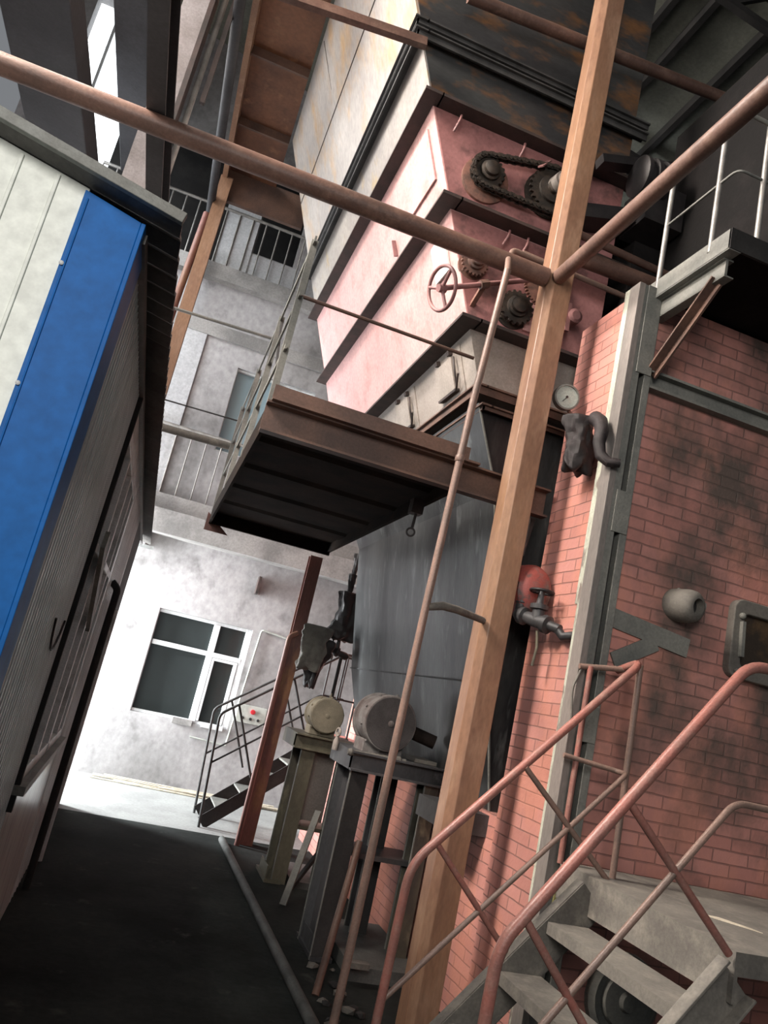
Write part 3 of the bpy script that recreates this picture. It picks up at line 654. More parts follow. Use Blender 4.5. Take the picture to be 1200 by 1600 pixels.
for x, z0, z1 in ((1.02, 5.41, 5.28), (1.50, 5.41, 5.27), (1.52, 4.73, 4.62), (1.66, 4.73, 4.60)):
    MB().tube(((x, YF - 0.06, z0), (x - 0.01, YF - 0.09, (z0 + z1) / 2), (x - 0.025, YF - 0.05, z1)), 0.009, 0.03).build('lifting_eye', 'wheelpink', hop, smooth=True)
MB().bar((1.70, YF - 0.05, 5.37), (1.62, YF - 0.12, 5.24), 0.04, 0.01).build('lifting_eye', 'wheelpink', hop)
# hand wheel on its long spindle
hwl = MB().ring((1.115, YF - 0.20, 4.07), (0.85, 0.25, 0.30), 0.135, 0.012, 40).build('hand_wheel', 'wheelpink', hop, smooth=True)
for a in (80, 200, 320):
    ra = math.radians(a)
    ax = Vector((0.85, 0.25, 0.30)).normalized(); u = ax.cross(Vector((0, 0, 1))).normalized(); v = ax.cross(u)
    MB().tube((Vector((1.115, YF - 0.20, 4.07)), Vector((1.115, YF - 0.20, 4.07)) + (u * math.cos(ra) + v * math.sin(ra)) * 0.133), 0.011).build('spoke', 'wheelpink', hwl, smooth=True)
MB().lathe((1.09, YF - 0.205, 4.06), (0.85, 0.25, 0.30), ((0, 0.024), (0.05, 0.028), (0.06, 0.016)), 16).build('hub', 'wheelpink', hwl, smooth=True)
MB().tube(((1.115, YF - 0.20, 4.07), (1.70, YF - 0.12, 4.40)), 0.017).build('spindle', 'wheelpink', hwl, smooth=True)
MB().lathe((1.36, YF - 0.168, 4.207), (1, 0.1, 0.55), ((0, 0.03), (0.06, 0.03), (0.062, 0.0)), 6).bar((1.39, YF - 0.16, 4.22), (1.39, YF, 4.15), 0.03, 0.03).build('bracket', 'rustiron', hwl)
MB().lathe((2.07, YF - 0.03, 4.28), (0, -1, 0), ((0, 0.05), (0.09, 0.05), (0.10, 0.03)), 20).bar((2.02, YF - 0.10, 4.36), (2.03, YF - 0.10, 4.16), 0.03, 0.02).build('grease_cup', 'wheelpink', hop)
# driving motor behind the column
gm = MB()
gm.lathe((2.24, YF - 0.28, 5.34), (1, 0, 0.12), ((0, 0.10), (0.02, 0.14), (0.05, 0.14), (0.06, 0.11), (0.09, 0.11), (0.10, 0.14), (0.13, 0.14), (0.14, 0.11), (0.17, 0.11), (0.18, 0.14), (0.21, 0.14), (0.24, 0.09)), 24)
gm.bar((2.0, YF - 0.2, 5.40), (2.55, YF - 0.2, 5.58), 0.10, 0.06); gm.box(2.35, 2.64, YF - 0.30, YF, 5.05, 5.35); gm.bar((1.95, YF - .1, 5.0), (2.6, YF - .1, 5.2), 0.2, 0.10)
tag(gm.build('gear_motor', 'black', smooth=True), 'black ribbed drive motor behind the orange-brown column, under the roof', 'motor')

# ================================================================== MAIN COLUMN AND OVERHEAD PIPES
col = MB(); 
col.prism(((1.70, 3.90, 0), (1.74, 3.87, 0), (1.86, 3.87, 0), (1.86, 4.01, 0), (1.70, 4.01, 0)), (0, 0, 9.6))
tag(col.build('steel_column', 'colpaint', None, 0.004), 'tall orange-brown square steel column in front of the hopper', 'column')
tag(MB().tube(((-3.2, 3.9, 4.24), (1.69, 3.9, 4.27)), 0.058, seg=20).build('overhead_pipe', 'pipe', smooth=True),
    'thick brown horizontal pipe crossing from the upper left to the column', 'pipe')
tag(MB().tube(((1.755, 3.86, 4.28), (1.735, -1.0, 4.30)), 0.045, seg=20).build('overhead_pipe', 'pipe', smooth=True),
    'thick brown pipe running from the column towards the upper right', 'pipe')
tag(MB().tube(((1.88, 4.02, 4.58), (2.65, 4.02, 4.60)), 0.055, seg=16).build('overhead_pipe', 'pipe', smooth=True),
    'short thick dark pipe between the column and the black boiler platform', 'pipe')
tag(MB().tube(((1.90, 4.08, 4.79), (2.65, 4.08, 4.76)), 0.026, seg=16).build('overhead_pipe', 'pipe', smooth=True),
    'slim pipe just above the short thick pipe right of the column', 'pipe')
tag(MB().tube(((1.60, 4.14, 4.54), (2.55, 4.14, 4.52)), 0.018, seg=16).build('overhead_pipe', 'railgrey', smooth=True),
    'thinnest pipe, lowest of those leading right from the column', 'pipe')
tag(MB().tube(((0.85, 4.12, 6.20), (3.6, 4.12, 6.45)), 0.042, seg=16).build('overhead_pipe', 'pipe', smooth=True),
    'brown pipe crossing high in front of the hopper near the top edge', 'pipe')
tag(MB().bar((-0.62, 4.18, 5.60), (0.66, 4.18, 5.76), 0.05, 0.06).build('tie_bar', 'pipe'),
    'brown angle bar joining the hopper corner to the upper platform', 'beam')
b = MB(); b.tube(((1.325, 3.6, 4.01), (1.34, 3.66, 4.12), (1.47, 4.02, 4.38), (1.50, 4.05, 4.47), (1.80, 4.06, 4.47)), 0.018, 0.03)
riser = thing('riser_pipe', 'long slim pinkish pipe standing upright left of the orange-brown column', 'pipe', (1.24, 3.6, 0))
MB().tube(((1.24, 3.6, 0.0), (1.25, 3.6, 1.0), (1.262, 3.6, 2.08), (1.285, 3.6, 3.2), (1.325, 3.6, 4.02)), 0.020, 0.02, 16).build('pipe', 'railgrey', riser, smooth=True)
MB().sweep(((1.27, 3.6, 2.085), (1.36, 3.63, 2.115), (1.46, 3.67, 2.12), (1.70, 3.88, 2.13)), (0.018, 0.022, 0.020, 0.018), 14).build('branch', 'stairgrey', riser, smooth=True)
MB().lathe((1.277, 3.6, 2.86), (0.02, 0, 1), ((0, 0.022), (0.005, 0.025), (0.03, 0.025), (0.035, 0.022)), 16).build('coupling', 'railgrey', riser, smooth=True)
b.build('elbow', 'railgrey', riser, smooth=True)

# ================================================================== LOWER RAISED PLATFORM
pf = thing('raised_platform', 'brown steel platform hung in mid-air beside the hopper, dark underneath', 'platform', (0.9, 5.9, 2.85))
dk = MB(); dk.box(0.30, 1.52, 4.18, 7.60, 2.985, 3.00)
for k in range(4):
    y = 4.62 + k * 0.74; dk.hexa(((0.31, y + .06, 2.965), (1.51, y + .06, 2.965), (1.51, y + .30, 2.965), (0.31, y + .30, 2.965), (0.31, y, 2.986), (1.51, y, 2.986), (1.51, y + .36, 2.986), (0.31, y + .36, 2.986)))
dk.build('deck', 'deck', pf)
fb = MB(); fb.box(0.28, 2.06, 4.12, 4.13, 2.86, 3.03); fb.box(0.28, 2.06, 4.06, 4.13, 2.855, 2.868); fb.box(0.28, 2.06, 4.06, 4.13, 3.018, 3.03)
fb.build('front_beam', 'deckbeam', pf)
MB().box(0.30, 1.50, 4.07, 4.08, 3.03, 3.13).box(0.30, 1.56, 4.02, 4.08, 3.028, 3.04).build('toe_board', 'deckbeam', pf)
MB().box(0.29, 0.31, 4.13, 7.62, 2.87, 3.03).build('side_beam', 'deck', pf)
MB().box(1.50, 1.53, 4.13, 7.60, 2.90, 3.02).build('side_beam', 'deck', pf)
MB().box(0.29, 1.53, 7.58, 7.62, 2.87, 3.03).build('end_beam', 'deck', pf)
MB().prism(((0.26, 7.62, 2.98), (0.26, 7.62, 2.80), (0.50, 7.62, 2.80)), (0, 0.01, 0)).build('corner_gusset', 'redcol', pf)
for y in (4.17, 5.3, 6.45, 7.58):
    MB().box(0.285, 0.325, y - 0.02, y + 0.02, 3.0, 4.10).build('railing_post', 'colgrey', pf)
for z in (4.08, 3.72, 3.38):
    MB().bar((0.30, 4.10, z), (0.30, 7.62, z), 0.012, 0.035).build('railing_bar', 'colgrey', pf)
MB().bar((0.31, 4.2, 3.1), (0.31, 5.3, 4.06), 0.012, 0.03).build('railing_brace', 'dark', pf)
MB().tube(((0.30, 4.16, 3.73), (1.43, 4.16, 3.73)), 0.011).build('front_rail', 'deckbeam', pf, smooth=True)
hk_ = MB(); hk_.box(1.42, 1.50, 4.72, 4.80, 2.82, 2.92); hk_.tube(((1.46, 4.74, 2.84), (1.455, 4.74, 2.72)), 0.010); hk_.ring((1.45, 4.74, 2.69), (0.3, 1, 0), 0.026, 0.007)
tag(hk_.build('hanging_hook', 'black', smooth=True), 'small black hook hanging under the raised platform edge', 'hook')
# pipes from the hut side to the platform
tag(MB().tube(((-1.2, 7.5, 4.83), (0.46, 7.5, 4.88)), 0.016).build('cross_pipe', 'colgrey', smooth=True), 'thin grey pipe, highest of those passing behind the hut eave', 'pipe')
tag(MB().tube(((-1.2, 7.62, 3.93), (0.30, 7.62, 3.96)), 0.008).build('cross_pipe', 'flangeg', smooth=True), 'thinnest dark cable pipe meeting the platform railing', 'pipe')
tag(MB().tube(((-1.2, 7.66, 3.66), (0.32, 7.66, 3.69)), 0.040).build('cross_pipe', 'stairgrey', smooth=True), 'thick dusty pipe in front of the lower gallery railing', 'pipe')

# ================================================================== UPPER PLATFORM (coffered underside)
up_ = thing('upper_platform', 'orange-brown coffered platform above, left of the hopper bin', 'platform', (-0.3, 7.2, 7.4))
MB().box(-0.62, 0.0, 4.6, 9.3, 7.52, 7.54).build('deck', 'orangesheet', up_)
MB().box(-0.66, -0.60, 4.4, 9.3, 7.34, 7.56).build('side_beam', 'colpaint', up_)
for y in (5.3, 6.85, 7.95): MB().box(-0.60, 0.0, y, y + 0.03, 7.42, 7.52).build('cross_beam', 'deckbeam', up_)
MB().box(-0.66, 0.45, 9.0, 9.06, 7.10, 7.54).build('end_beam', 'deckbeam', up_)
def hcolumn(x, y, z0, z1, wdt, dep, mat, label, name='steel_column', axis='y', **kw):
    h = MB(); t = 0.012
    h.box(x - wdt / 2, x + wdt / 2, y - dep / 2, y - dep / 2 + t, z0, z1); h.box(x - wdt / 2, x + wdt / 2, y + dep / 2 - t, y + dep / 2, z0, z1)
    h.box(x - 0.005, x + 0.005, y - dep / 2 + t, y + dep / 2 - t, z0, z1)
    return tag(h.build(name, mat), label, 'column')
hcolumn(-0.60, 8.98, 2.4, 7.36, 0.15, 0.14, 'colpaint', 'far orange-brown column rising behind the hut eave to the upper platform')
tp = MB().tube(((-0.74, 8.95, 2.0), (-0.74, 8.95, 5.6), (-0.70, 8.95, 6.8)), 0.045, 0.1, 14).build('drain_pipe', 'redcol', smooth=True)
tag(tp, 'reddish drain pipe clipped beside the far orange-brown column', 'pipe')
rc = hcolumn(1.45, 7.84, 0.0, 2.86, 0.13, 0.12, 'redcol', 'dull red column under the far end of the raised platform')
tag(MB().tube(((1.355, 7.72, 0.0), (1.36, 7.72, 2.0), (1.44, 7.74, 2.05)), 0.024, 0.04).build('thin_pipe', 'redcol', smooth=True), 'slim hooked pipe strapped to the dull red column', 'pipe')

# dark beam and duct at the upper left
tb = MB(); tb.box(-0.755, -0.655, 0.6, 7.6, 4.30, 4.312); tb.box(-0.755, -0.655, 0.6, 7.6, 4.50, 4.512); tb.box(-0.71, -0.70, 0.6, 7.6, 4.312, 4.50)
tag(tb.build('crane_beam', 'duct'), 'dark overhead beam running away above the thick brown pipe', 'beam')
tag(MB().box(-1.98, -1.50, 1.0, 9.9, 7.5, 7.9).build('roof_girder', 'duct', None, 0.01), 'wide dark girder between the bright window and the brown-black overhead beam', 'beam')
MBd = MB(); MBd.box(-2.35, -1.80, 2.0, 9.2, 6.0, 6.3)
tag(MBd.build('air_duct', 'duct', None, 0.01), 'broad dark duct in the upper left corner before the bright window', 'duct')
h2 = MB(); x, y, zb = -1.06, 6.0, 2.83
h2.box(x - 0.10, x + 0.10, y - 0.10, y - 0.088, zb, 9.9); h2.box(x - 0.10, x + 0.10, y + 0.088, y + 0.10, zb, 9.9); h2.box(x - .005, x + .005, y - .088, y + .088, zb, 9.9)
lil = thing('steel_column', 'lilac-brown I-column rising behind the hut roof edge at upper left', 'column', (x, y, zb))
h2.build('shaft', 'lilac', lil)
MB().box(x + 0.101, x + 0.14, y - 0.10, y + 0.10, zb, 9.9).build('side_plate', 'flange', lil)
tag(MB().tube(((-0.865, 6.05, 2.9), (-0.865, 6.05, 9.8)), 0.026).build('conduit', 'steelrail', smooth=True), 'pale vertical conduit beside the lilac-brown column', 'pipe')
tag(MB().box(-0.80, -0.76, 6.0, 6.04, 6.05, 9.8).build('hanger_bar', 'flange'), 'dark hanger bar right of the pale conduit, ending in mid-air', 'bar')
tag(MB().tube(((-0.735, 4.5, 7.0), (-0.69, 9.9, 7.0), (-0.69, 9.95, 6.2)), 0.05, 0.1, 14).build('conduit', 'duct', smooth=True), 'dark conduit running overhead left of the upper platform', 'pipe')

# ================================================================== UPPER RIGHT PLATFORM
ur = thing('boiler_platform', 'grey-edged platform over the brick face at upper right', 'platform', (3.0, 3.1, 4.1))
MB().box(2.20, 5.6, 2.86, 4.2, 4.163, 4.178).build('deck', 'soot', ur)
e_ = MB(); e_.box(2.17, 2.185, 2.86, 4.12, 4.10, 4.215); e_.box(2.17, 2.24, 2.86, 4.12, 4.095, 4.105)
e_.build('edge_angle', 'colgrey', ur)
e_ = MB(); e_.box(2.17, 5.6, 2.855, 2.87, 4.10, 4.215); e_.build('front_angle', 'dark', ur)
e_ = MB(); e_.box(2.215, 2.23, 2.93, 4.0, 4.00, 4.09); e_.box(2.215, 2.27, 2.93, 4.0, 3.995, 4.003); e_.box(2.2, 2.26, 2.93, 3.9, 4.088, 4.098)
e_.build('bearer', 'colgrey', ur)
MB().bar((2.22, 3.46, 3.66), (2.22, 3.0, 4.02), 0.05, 0.012).bar((2.245, 3.46, 3.64), (2.245, 3.0, 4.0), 0.012, 0.06).build('bracket', 'deckbeam', ur)
for (x, y, h) in ((2.18, 3.45, 0.73), (2.18, 3.02, 0.73), (2.34, 2.88, 0.73), (2.95, 2.88, 0.73), (3.6, 2.88, 0.73)):
    MB().tube(((x, y, 4.16), (x, y, 4.2 + h)), 0.015).build('railing_post', 'steelrail', ur, smooth=True)
MB().tube(((2.18, 3.45, 4.58), (2.18, 2.88, 4.58), (3.7, 2.88, 4.58)), 0.007, 0.05).build('middle_rail', 'colgrey', ur, smooth=True)
MB().tube(((2.18, 3.45, 4.93), (2.18, 2.88, 4.93), (3.7, 2.88, 4.93)), 0.012, 0.05).build('top_rail', 'colgrey', ur, smooth=True)

# ================================================================== GAUGE, RAG, HOSE, VALVES
g = thing('pressure_gauge', 'round pale-green dial gauge beside the brick pier', 'gauge', (1.96, 3.9, 3.56))
ax = Vector((-0.12, -1, -0.1)).normalized()
MB().lathe((1.965, 3.92, 3.56), ax, ((0, 0.078), (0.035, 0.080), (0.045, 0.078), (0.046, 0.068), (0.036, 0.066)), 36).build('case', 'colgrey', g, smooth=True)
MB().lathe(Vector((1.965, 3.92, 3.56)) + ax * 0.036, ax, ((0, 0.068), (0.003, 0.068)), 36).build('dial_face', 'dial', g)
MB().lathe(Vector((1.965, 3.92, 3.56)) + ax * 0.039, ax, ((0, 0.008), (0.004, 0.008)), 12).bar((1.962, 3.878, 3.556), (1.935, 3.878, 3.52), 0.003, 0.004).build('needle', 'black', g)
st = [(2.0, 3.91, 3.49), (2.02, 3.91, 3.47), (2.0, 3.91, 3.455), (2.03, 3.91, 3.44), (2.01, 3.91, 3.42)]
MB().sweep(st, 0.012, 8).build('stem', 'rustiron', g)
def rag(name, mat, label, cx, cy, z0, z1, w0, w1, seed, parent=None, depth=0.06, cat='rag', tilt=0.0, amp=1.0):
    rnd = random.Random(seed); r = MB(); nz, na = 14, 26; rings = []
    ph = [rnd.uniform(0, 6.28) for _ in range(6)]
    for i in range(nz + 1):
        f = i / nz; z = z1 + (z0 - z1) * f; wd = w0 + (w1 - w0) * f; row = []
        for k in range(na):
            a = 2 * math.pi * k / na
            fold = 1 + amp * 0.22 * math.sin(3 * a + ph[0] + 2.2 * f) + amp * 0.16 * math.sin(5 * a + ph[1] - 3 * f) + 0.08 * math.sin(9 * a + ph[2] + 7 * f)
            lump = 1 + 0.16 * math.sin(7 * f + ph[3] + a) 
            jag = 0.035 * math.sin(4 * a + ph[4]) * f * f + rnd.uniform(-0.006, 0.006)
            fold *= 1 + rnd.uniform(-0.2, 0.2)
            row.append(r.bm.verts.new((cx + tilt * f + math.cos(a) * wd / 2 * fold * lump, cy + math.sin(a) * depth / 2 * fold, z + jag)))
        rings.append(row)
    for a, b2 in zip(rings, rings[1:]):
        for k in range(na): r.bm.faces.new((a[k], a[(k + 1) % na], b2[(k + 1) % na], b2[k]))
    r.bm.faces.new(rings[0]); r.bm.faces.new(rings[-1][::-1])
    o = r.build(name, mat, parent, smooth=True)
    s = o.modifiers.new('sub', 'SUBSURF'); s.levels = 1; s.render_levels = 1
    if label: tag(o, label, cat)
    return o
rag('tattered_bag', 'bag', 'dark tattered plastic bag bound on the brick pier pipe below the gauge', 1.985, 3.70, 3.05, 3.38, 0.17, 0.17, 31, depth=0.13, cat='bag', tilt=0.02, amp=0.5)
tag(MB().sweep([(2.00, 3.58, 3.34), (2.00, 3.52, 3.30), (1.99, 3.47, 3.23), (1.985, 3.47, 3.16), (2.00, 3.46, 3.09), (2.03, 3.42, 3.05), (2.085, 3.40, 3.055)], (0.042, 0.042, 0.038, 0.034, 0.032, 0.028, 0.024), 14).build('rubber_hose', 'bag', smooth=True),
    'curved dark rubber hose arching beside the tattered bag', 'hose')
tk = thing('round_tank', 'short red and soot-grey tank end between column and brick pier', 'tank', (2.02, 4.15, 2.36))
tm = MB(); tm.lathe((1.98, 4.29, 0), (0.0, -1, 0), ((0, 0.112), (0.30, 0.117), (0.36, 0.116), (0.40, 0.104), (0.425, 0.065), (0.432, 0.0)), 32)
for q_ in tm.bm.verts: q_.co.z = 2.40 + q_.co.z * 1.3 + (4.29 - q_.co.y) * -0.08
tm.build('shell', 'tankred', tk, smooth=True)
tm = MB(); tm.ring((1.98, 4.06, 0), (0, -1, 0), 0.115, 0.003)
for q_ in tm.bm.verts: q_.co.z = 2.382 + q_.co.z * 1.3
tm.build('seam', 'flange', tk)
v = thing('gate_valve', 'black gate valve with small hand wheel before the red tank', 'valve', (2.0, 3.80, 2.2))
va_ = Vector((0.42, -0.9, -0.22)).normalized(); vp = Vector((1.915, 3.93, 2.225))
vb_ = MB(); vb_.lathe(vp, va_, ((0, 0.03), (0.03, 0.05), (0.06, 0.05), (0.07, 0.032), (0.11, 0.038), (0.19, 0.038), (0.20, 0.05), (0.23, 0.05), (0.24, 0.028), (0.31, 0.026)), 18)
vc_ = vp + va_ * 0.15
vb_.lathe(vc_, (0, 0, 1), ((0, 0.038), (0.06, 0.034), (0.065, 0.05), (0.09, 0.05), (0.095, 0.022), (0.165, 0.016)), 16)
vb_.lathe(vp + va_ * 0.02, (0, 0, 1), ((0, 0.032), (0.06, 0.030), (0.065, 0.036), (0.08, 0.036), (0.085, 0.012), (0.10, 0.012)), 12)
vb_.sweep([vp + va_ * 0.29, vp + va_ * 0.33 + Vector((0.005, 0, -0.03)), vp + va_ * 0.38 + Vector((0.01, 0, -0.01)), vp + va_ * 0.42 + Vector((0.005, 0, 0.0))], 0.024, 12)
vb_.build('body', 'standgr', v, smooth=True)
wz = vc_ + Vector((0, 0, 0.165))
MB().ring(wz, (0, 0, 1), 0.062, 0.009).bar(wz - Vector((.06, 0, 0)), wz + Vector((.06, 0, 0)), 0.012, 0.008).bar(wz - Vector((0, .06, 0)), wz + Vector((0, .06, 0)), 0.012, 0.008).build('hand_wheel', 'black', v, smooth=True)
tag(MB().sweep([(1.985, 3.79, 2.14), (2.0, 3.79, 2.05), (1.995, 3.80, 1.95)], 0.008, 8).build('drip_tube', 'standol', smooth=True), 'thin olive drip tube under the gate valve', 'tube')

# rags and valve by the far red column
rag('sacking_cloth', 'ragg', 'grey sacking cloth draped by the dull red column', 1.60, 7.52, 1.72, 2.16, 0.24, 0.24, 11, depth=0.10, tilt=-0.02, cat='cloth')
rag('oily_rag', 'black', 'black oily rag showing under the grey sacking cloth', 1.68, 7.66, 1.56, 2.06, 0.30, 0.10, 5, depth=0.10, tilt=-0.02)
rag('pipe_lagging', 'black', 'torn black lagging bundle hanging against the hopper chute edge', 1.88, 7.68, 2.08, 2.58, 0.26, 0.24, 8, depth=0.16, cat='lagging')
for i_, (x_, z_, lab) in enumerate(((1.84, 2.88, 'upper shred of torn lagging beneath the raised platform'), (1.83, 2.66, 'lower shred of torn lagging above the black bundle'))):
    rag('lagging_shred', 'black', lab, x_, 7.62, z_ - 0.14, z_ + 0.1, 0.09, 0.03, 20 + i_, depth=0.04, cat='lagging')
v2 = thing('pipe_valve', 'cluster of black valves and fittings above the distant stair', 'valve', (1.82, 7.7, 1.95))
q = MB(); q.lathe((1.70, 7.7, 2.00), (1, 0, -0.25), ((0, 0.03), (0.04, 0.045), (0.06, 0.03), (0.14, 0.03), (0.16, 0.05), (0.19, 0.05), (0.20, 0.03), (0.27, 0.04), (0.3, 0.03)), 14)
q.lathe((1.86, 7.7, 1.97), (0.05, 0, 1), ((0, 0.03), (0.1, 0.02), (0.22, 0.02)), 12); q.build('body', 'black', v2, smooth=True)
MB().ring((1.76, 7.66, 2.06), (0.3, -1, 0.3), 0.04, 0.008).build('hand_wheel', 'black', v2, smooth=True)
tag(MB().tube(((1.93, 7.72, 0.9), (1.93, 7.72, 1.95)), 0.018).build('thin_pipe', 'dark', smooth=True), 'dark upright pipe dropping from the black valves behind the nearest motor', 'pipe')

# ================================================================== MOTORS ON STANDS
def motor(name, label, x, y, z, R, L, mat, stub):
    t = thing(name, label, 'motor', (x, y, z - R))
    MB().lathe((x, y + L, z), (0, -1, 0), ((0, R * 0.80), (0.02, R * 0.9), (0.04, R), (0.07, R), (0.075, R * 0.93), (L - 0.075, R * 0.93), (L - 0.07, R * 1.0), (L - 0.012, R * 1.0), (L, R * 0.97), (L + 0.003, R * 0.90)), 40).build('housing', mat, t, smooth=True)
    for k in range(10):
        a = 2 * math.pi * k / 10 + 0.2
        MB().lathe((x + R * 0.985 * math.cos(a), y + 0.055, z + R * 0.985 * math.sin(a)), (math.cos(a), 0, math.sin(a)), ((0, 0.010), (0.014, 0.010), (0.015, 0)), 6).build('bolt', mat, t)
    MB().lathe((x, y - 0.002, z), (0, -1, 0), ((0, 0.022), (0.008, 0.02), (0.012, 0.006)), 12).build('centre_boss', mat, t, smooth=True)
    MB().box(x - R * 0.75, x + R * 0.75, y + 0.06, y + L - 0.06, z - R - 0.028, z - R * 0.72).build('foot', mat, t, 0.004)
    MB().lathe((x, y - 0.001, z), (0, -1, 0), ((0, R * 0.93), (0.006, R * 0.92)), 40).build('end_cover', 'motorface' if not stub else mat, t, smooth=True)
    if stub: MB().lathe((x + 0.02, y + 0.12, z + R - 0.01), (0, 0, 1), ((0, 0.012), (0.03, 0.012), (0.032, 0.006), (0.05, 0.006)), 10).build('oil_cap', mat, t)
    return t
motor('fan_motor', 'smaller olive round motor on the further steel stand', 1.655, 6.62, 1.365, 0.150, 0.30, 'motorol', True)
motor('fan_motor', 'larger dark grey round motor on the nearer steel stand', 1.69, 5.02, 1.46, 0.185, 0.34, 'motorgr', False)
tag(MB().tube(((1.80, 5.14, 1.45), (2.04, 5.06, 1.40)), 0.045, seg=16).build('outlet_pipe', 'deck', smooth=True), 'dark pipe leading right from the larger grey motor', 'pipe')
tag(MB().lathe((1.43, 4.98, 1.235), (1, 0, 0.03), ((0, 0.018), (0.02, 0.026), (0.04, 0.018), (0.30, 0.016), (0.31, 0.026), (0.36, 0.026), (0.37, 0.015), (0.40, 0.015)), 14).build('grease_pump', 'stairgrey', smooth=True), 'small tube fitting lying on the nearer stand top', 'fitting')
tag(MB().ring((1.44, 5.35, 1.32), (1, 0.3, 0), 0.026, 0.008).lathe((1.44, 5.35, 1.20), (0, 0, 1), ((0, 0.02), (0.06, 0.022), (0.08, 0.012), (0.12, 0.01))).build('small_tap', 'throat', smooth=True), 'small pale tap between the two round motors', 'tap')

def hpost(mb, x, y, w_, d_, z0, z1, t=0.010):
    mb.box(x, x + w_, y + d_ - t, y + d_, z0, z1); mb.box(x + w_ * .5, x + w_ * .5 + 0.008, y + t, y + d_ - t, z0, z1)
def stand(label, x0, x1, y0, dep, H, posts, mat, shelves):
    t = thing('motor_stand', label, 'stand', (x0, y0, 0))
    tb_ = MB(); tb_.box(x0, x1, y0, y0 + 0.01, H - 0.12, H); tb_.box(x0, x1, y0 - 0.05, y0 + 0.01, H - 0.012, H); tb_.box(x0, x1, y0 - 0.05, y0 + 0.01, H - 0.12, H - 0.108)
    tb_.box(x0, x0 + 0.01, y0, y0 + dep, H - 0.12, H); tb_.box(x0, x1, y0 + dep, y0 + dep + 0.01, H - 0.12, H)
    tb_.build('top_beam', mat, t)
    MB().box(x0 + 0.01, x1 - 0.05, y0 + 0.01, y0 + dep, H - 0.02, H).build('top_plate', mat, t)
    for (px, py, w_, d_, z0, mm) in posts:
        p_ = MB(); hpost(p_, px, py, w_, d_, z0, H - 0.12); lg = p_.build('leg', mm, t)
        MB().box(px, px + w_, py, py + 0.010, z0, H - 0.12).build('front_flange', 'dark' if mm == 'standgr' else mm, lg)  # nearer stand: shade of the front face put into a blacker colour
        MB().box(px - 0.003, px + 0.004, py - 0.002, py + 0.012, z0, H - 0.12).box(px - 0.003, px + 0.004, py + d_ - 0.012, py + d_, z0, H - 0.12).build('edge_highlight', 'colgrey', lg)  # pale strips painted as light catching the flange edges
    MB().box(x0 + .02, x0 + .16, y0 - .02, y0 + .42, 0, 0.025).box(x0 + .03, x0 + .04, y0 + .01, y0 + .34, 0.02, 0.12).build('base_channel', mat, t)
    for (a, b_, c, d, z) in shelves: MB().box(a, b_, c, d, z, z + 0.03).build('shelf', mat, t)
    return t
stand('nearer steel stand carrying the larger grey motor, heavy I-section legs', 1.46, 2.12, 4.98, 0.52, 1.25 - 0.0,
      [(1.48, 4.98, 0.12, 0.36, 0, 'standgr'), (1.82, 5.35, 0.12, 0.14, 0.08, 'standgr'), (2.0, 4.98, 0.10, 0.14, 0.08, 'standol')], 'standgr', [(1.64, 2.10, 5.05, 5.42, 0.60)])
stand('further olive steel stand carrying the smaller motor', 1.42, 2.02, 6.60, 0.50, 1.185,
      [(1.50, 6.60, 0.12, 0.36, 0, 'standol'), (1.86, 6.60, 0.10, 0.16, 0.05, 'standgr')], 'standol', [(1.60, 1.92, 6.68, 7.0, 0.42)])
tag(MB().box(1.64, 1.86, 6.80, 6.83, 0.48, 1.05).box(1.66, 1.68, 6.775, 6.80, 0.48, 1.05).build('steel_panel', 'throat'), 'pale sheet panel between the legs of the further stand', 'panel')
tag(MB().box(1.92, 2.08, 5.05, 5.3, 1.252, 1.275).build('scrap_plate', 'stairgrey'), 'flat scrap plate on the nearer stand behind the pipe', 'plate')
tag(MB().bar((1.50, 6.02, 0.0), (1.72, 6.45, 0.62), 0.05, 0.03).build('leaning_bar', 'colgrey'), 'grey bar leaning against the legs of the further stand', 'bar')
tag(MB().bar((1.56, 6.2, 0.05), (1.92, 6.5, 0.50), 0.03, 0.03).build('leaning_bar', 'dark'), 'dark bar leaning behind the grey leaning bar', 'bar')
tag(MB().tube(((1.40, 4.45, 0.0), (1.62, 4.93, 0.72)), 0.022).build('leaning_bar', 'deckbeam', smooth=True), 'brown rod leaning on the nearer stand', 'bar')
tag(MB().box(1.62, 1.74, 4.62, 4.68, 0.10, 0.13).build('small_block', 'stairgrey'), 'small pale block on the sill below the nearer stand', 'block')
tag(MB().box(1.66, 2.12, 4.72, 5.62, 0.0, 0.08).build('concrete_plinth', 'floorpipe'), 'low sooty plinth under the nearer stand', 'plinth')
tag(MB().box(1.66, 2.12, 6.55, 7.2, 0.0, 0.05).build('concrete_plinth', 'floorpipe'), 'low sooty plinth under the further stand', 'plinth')

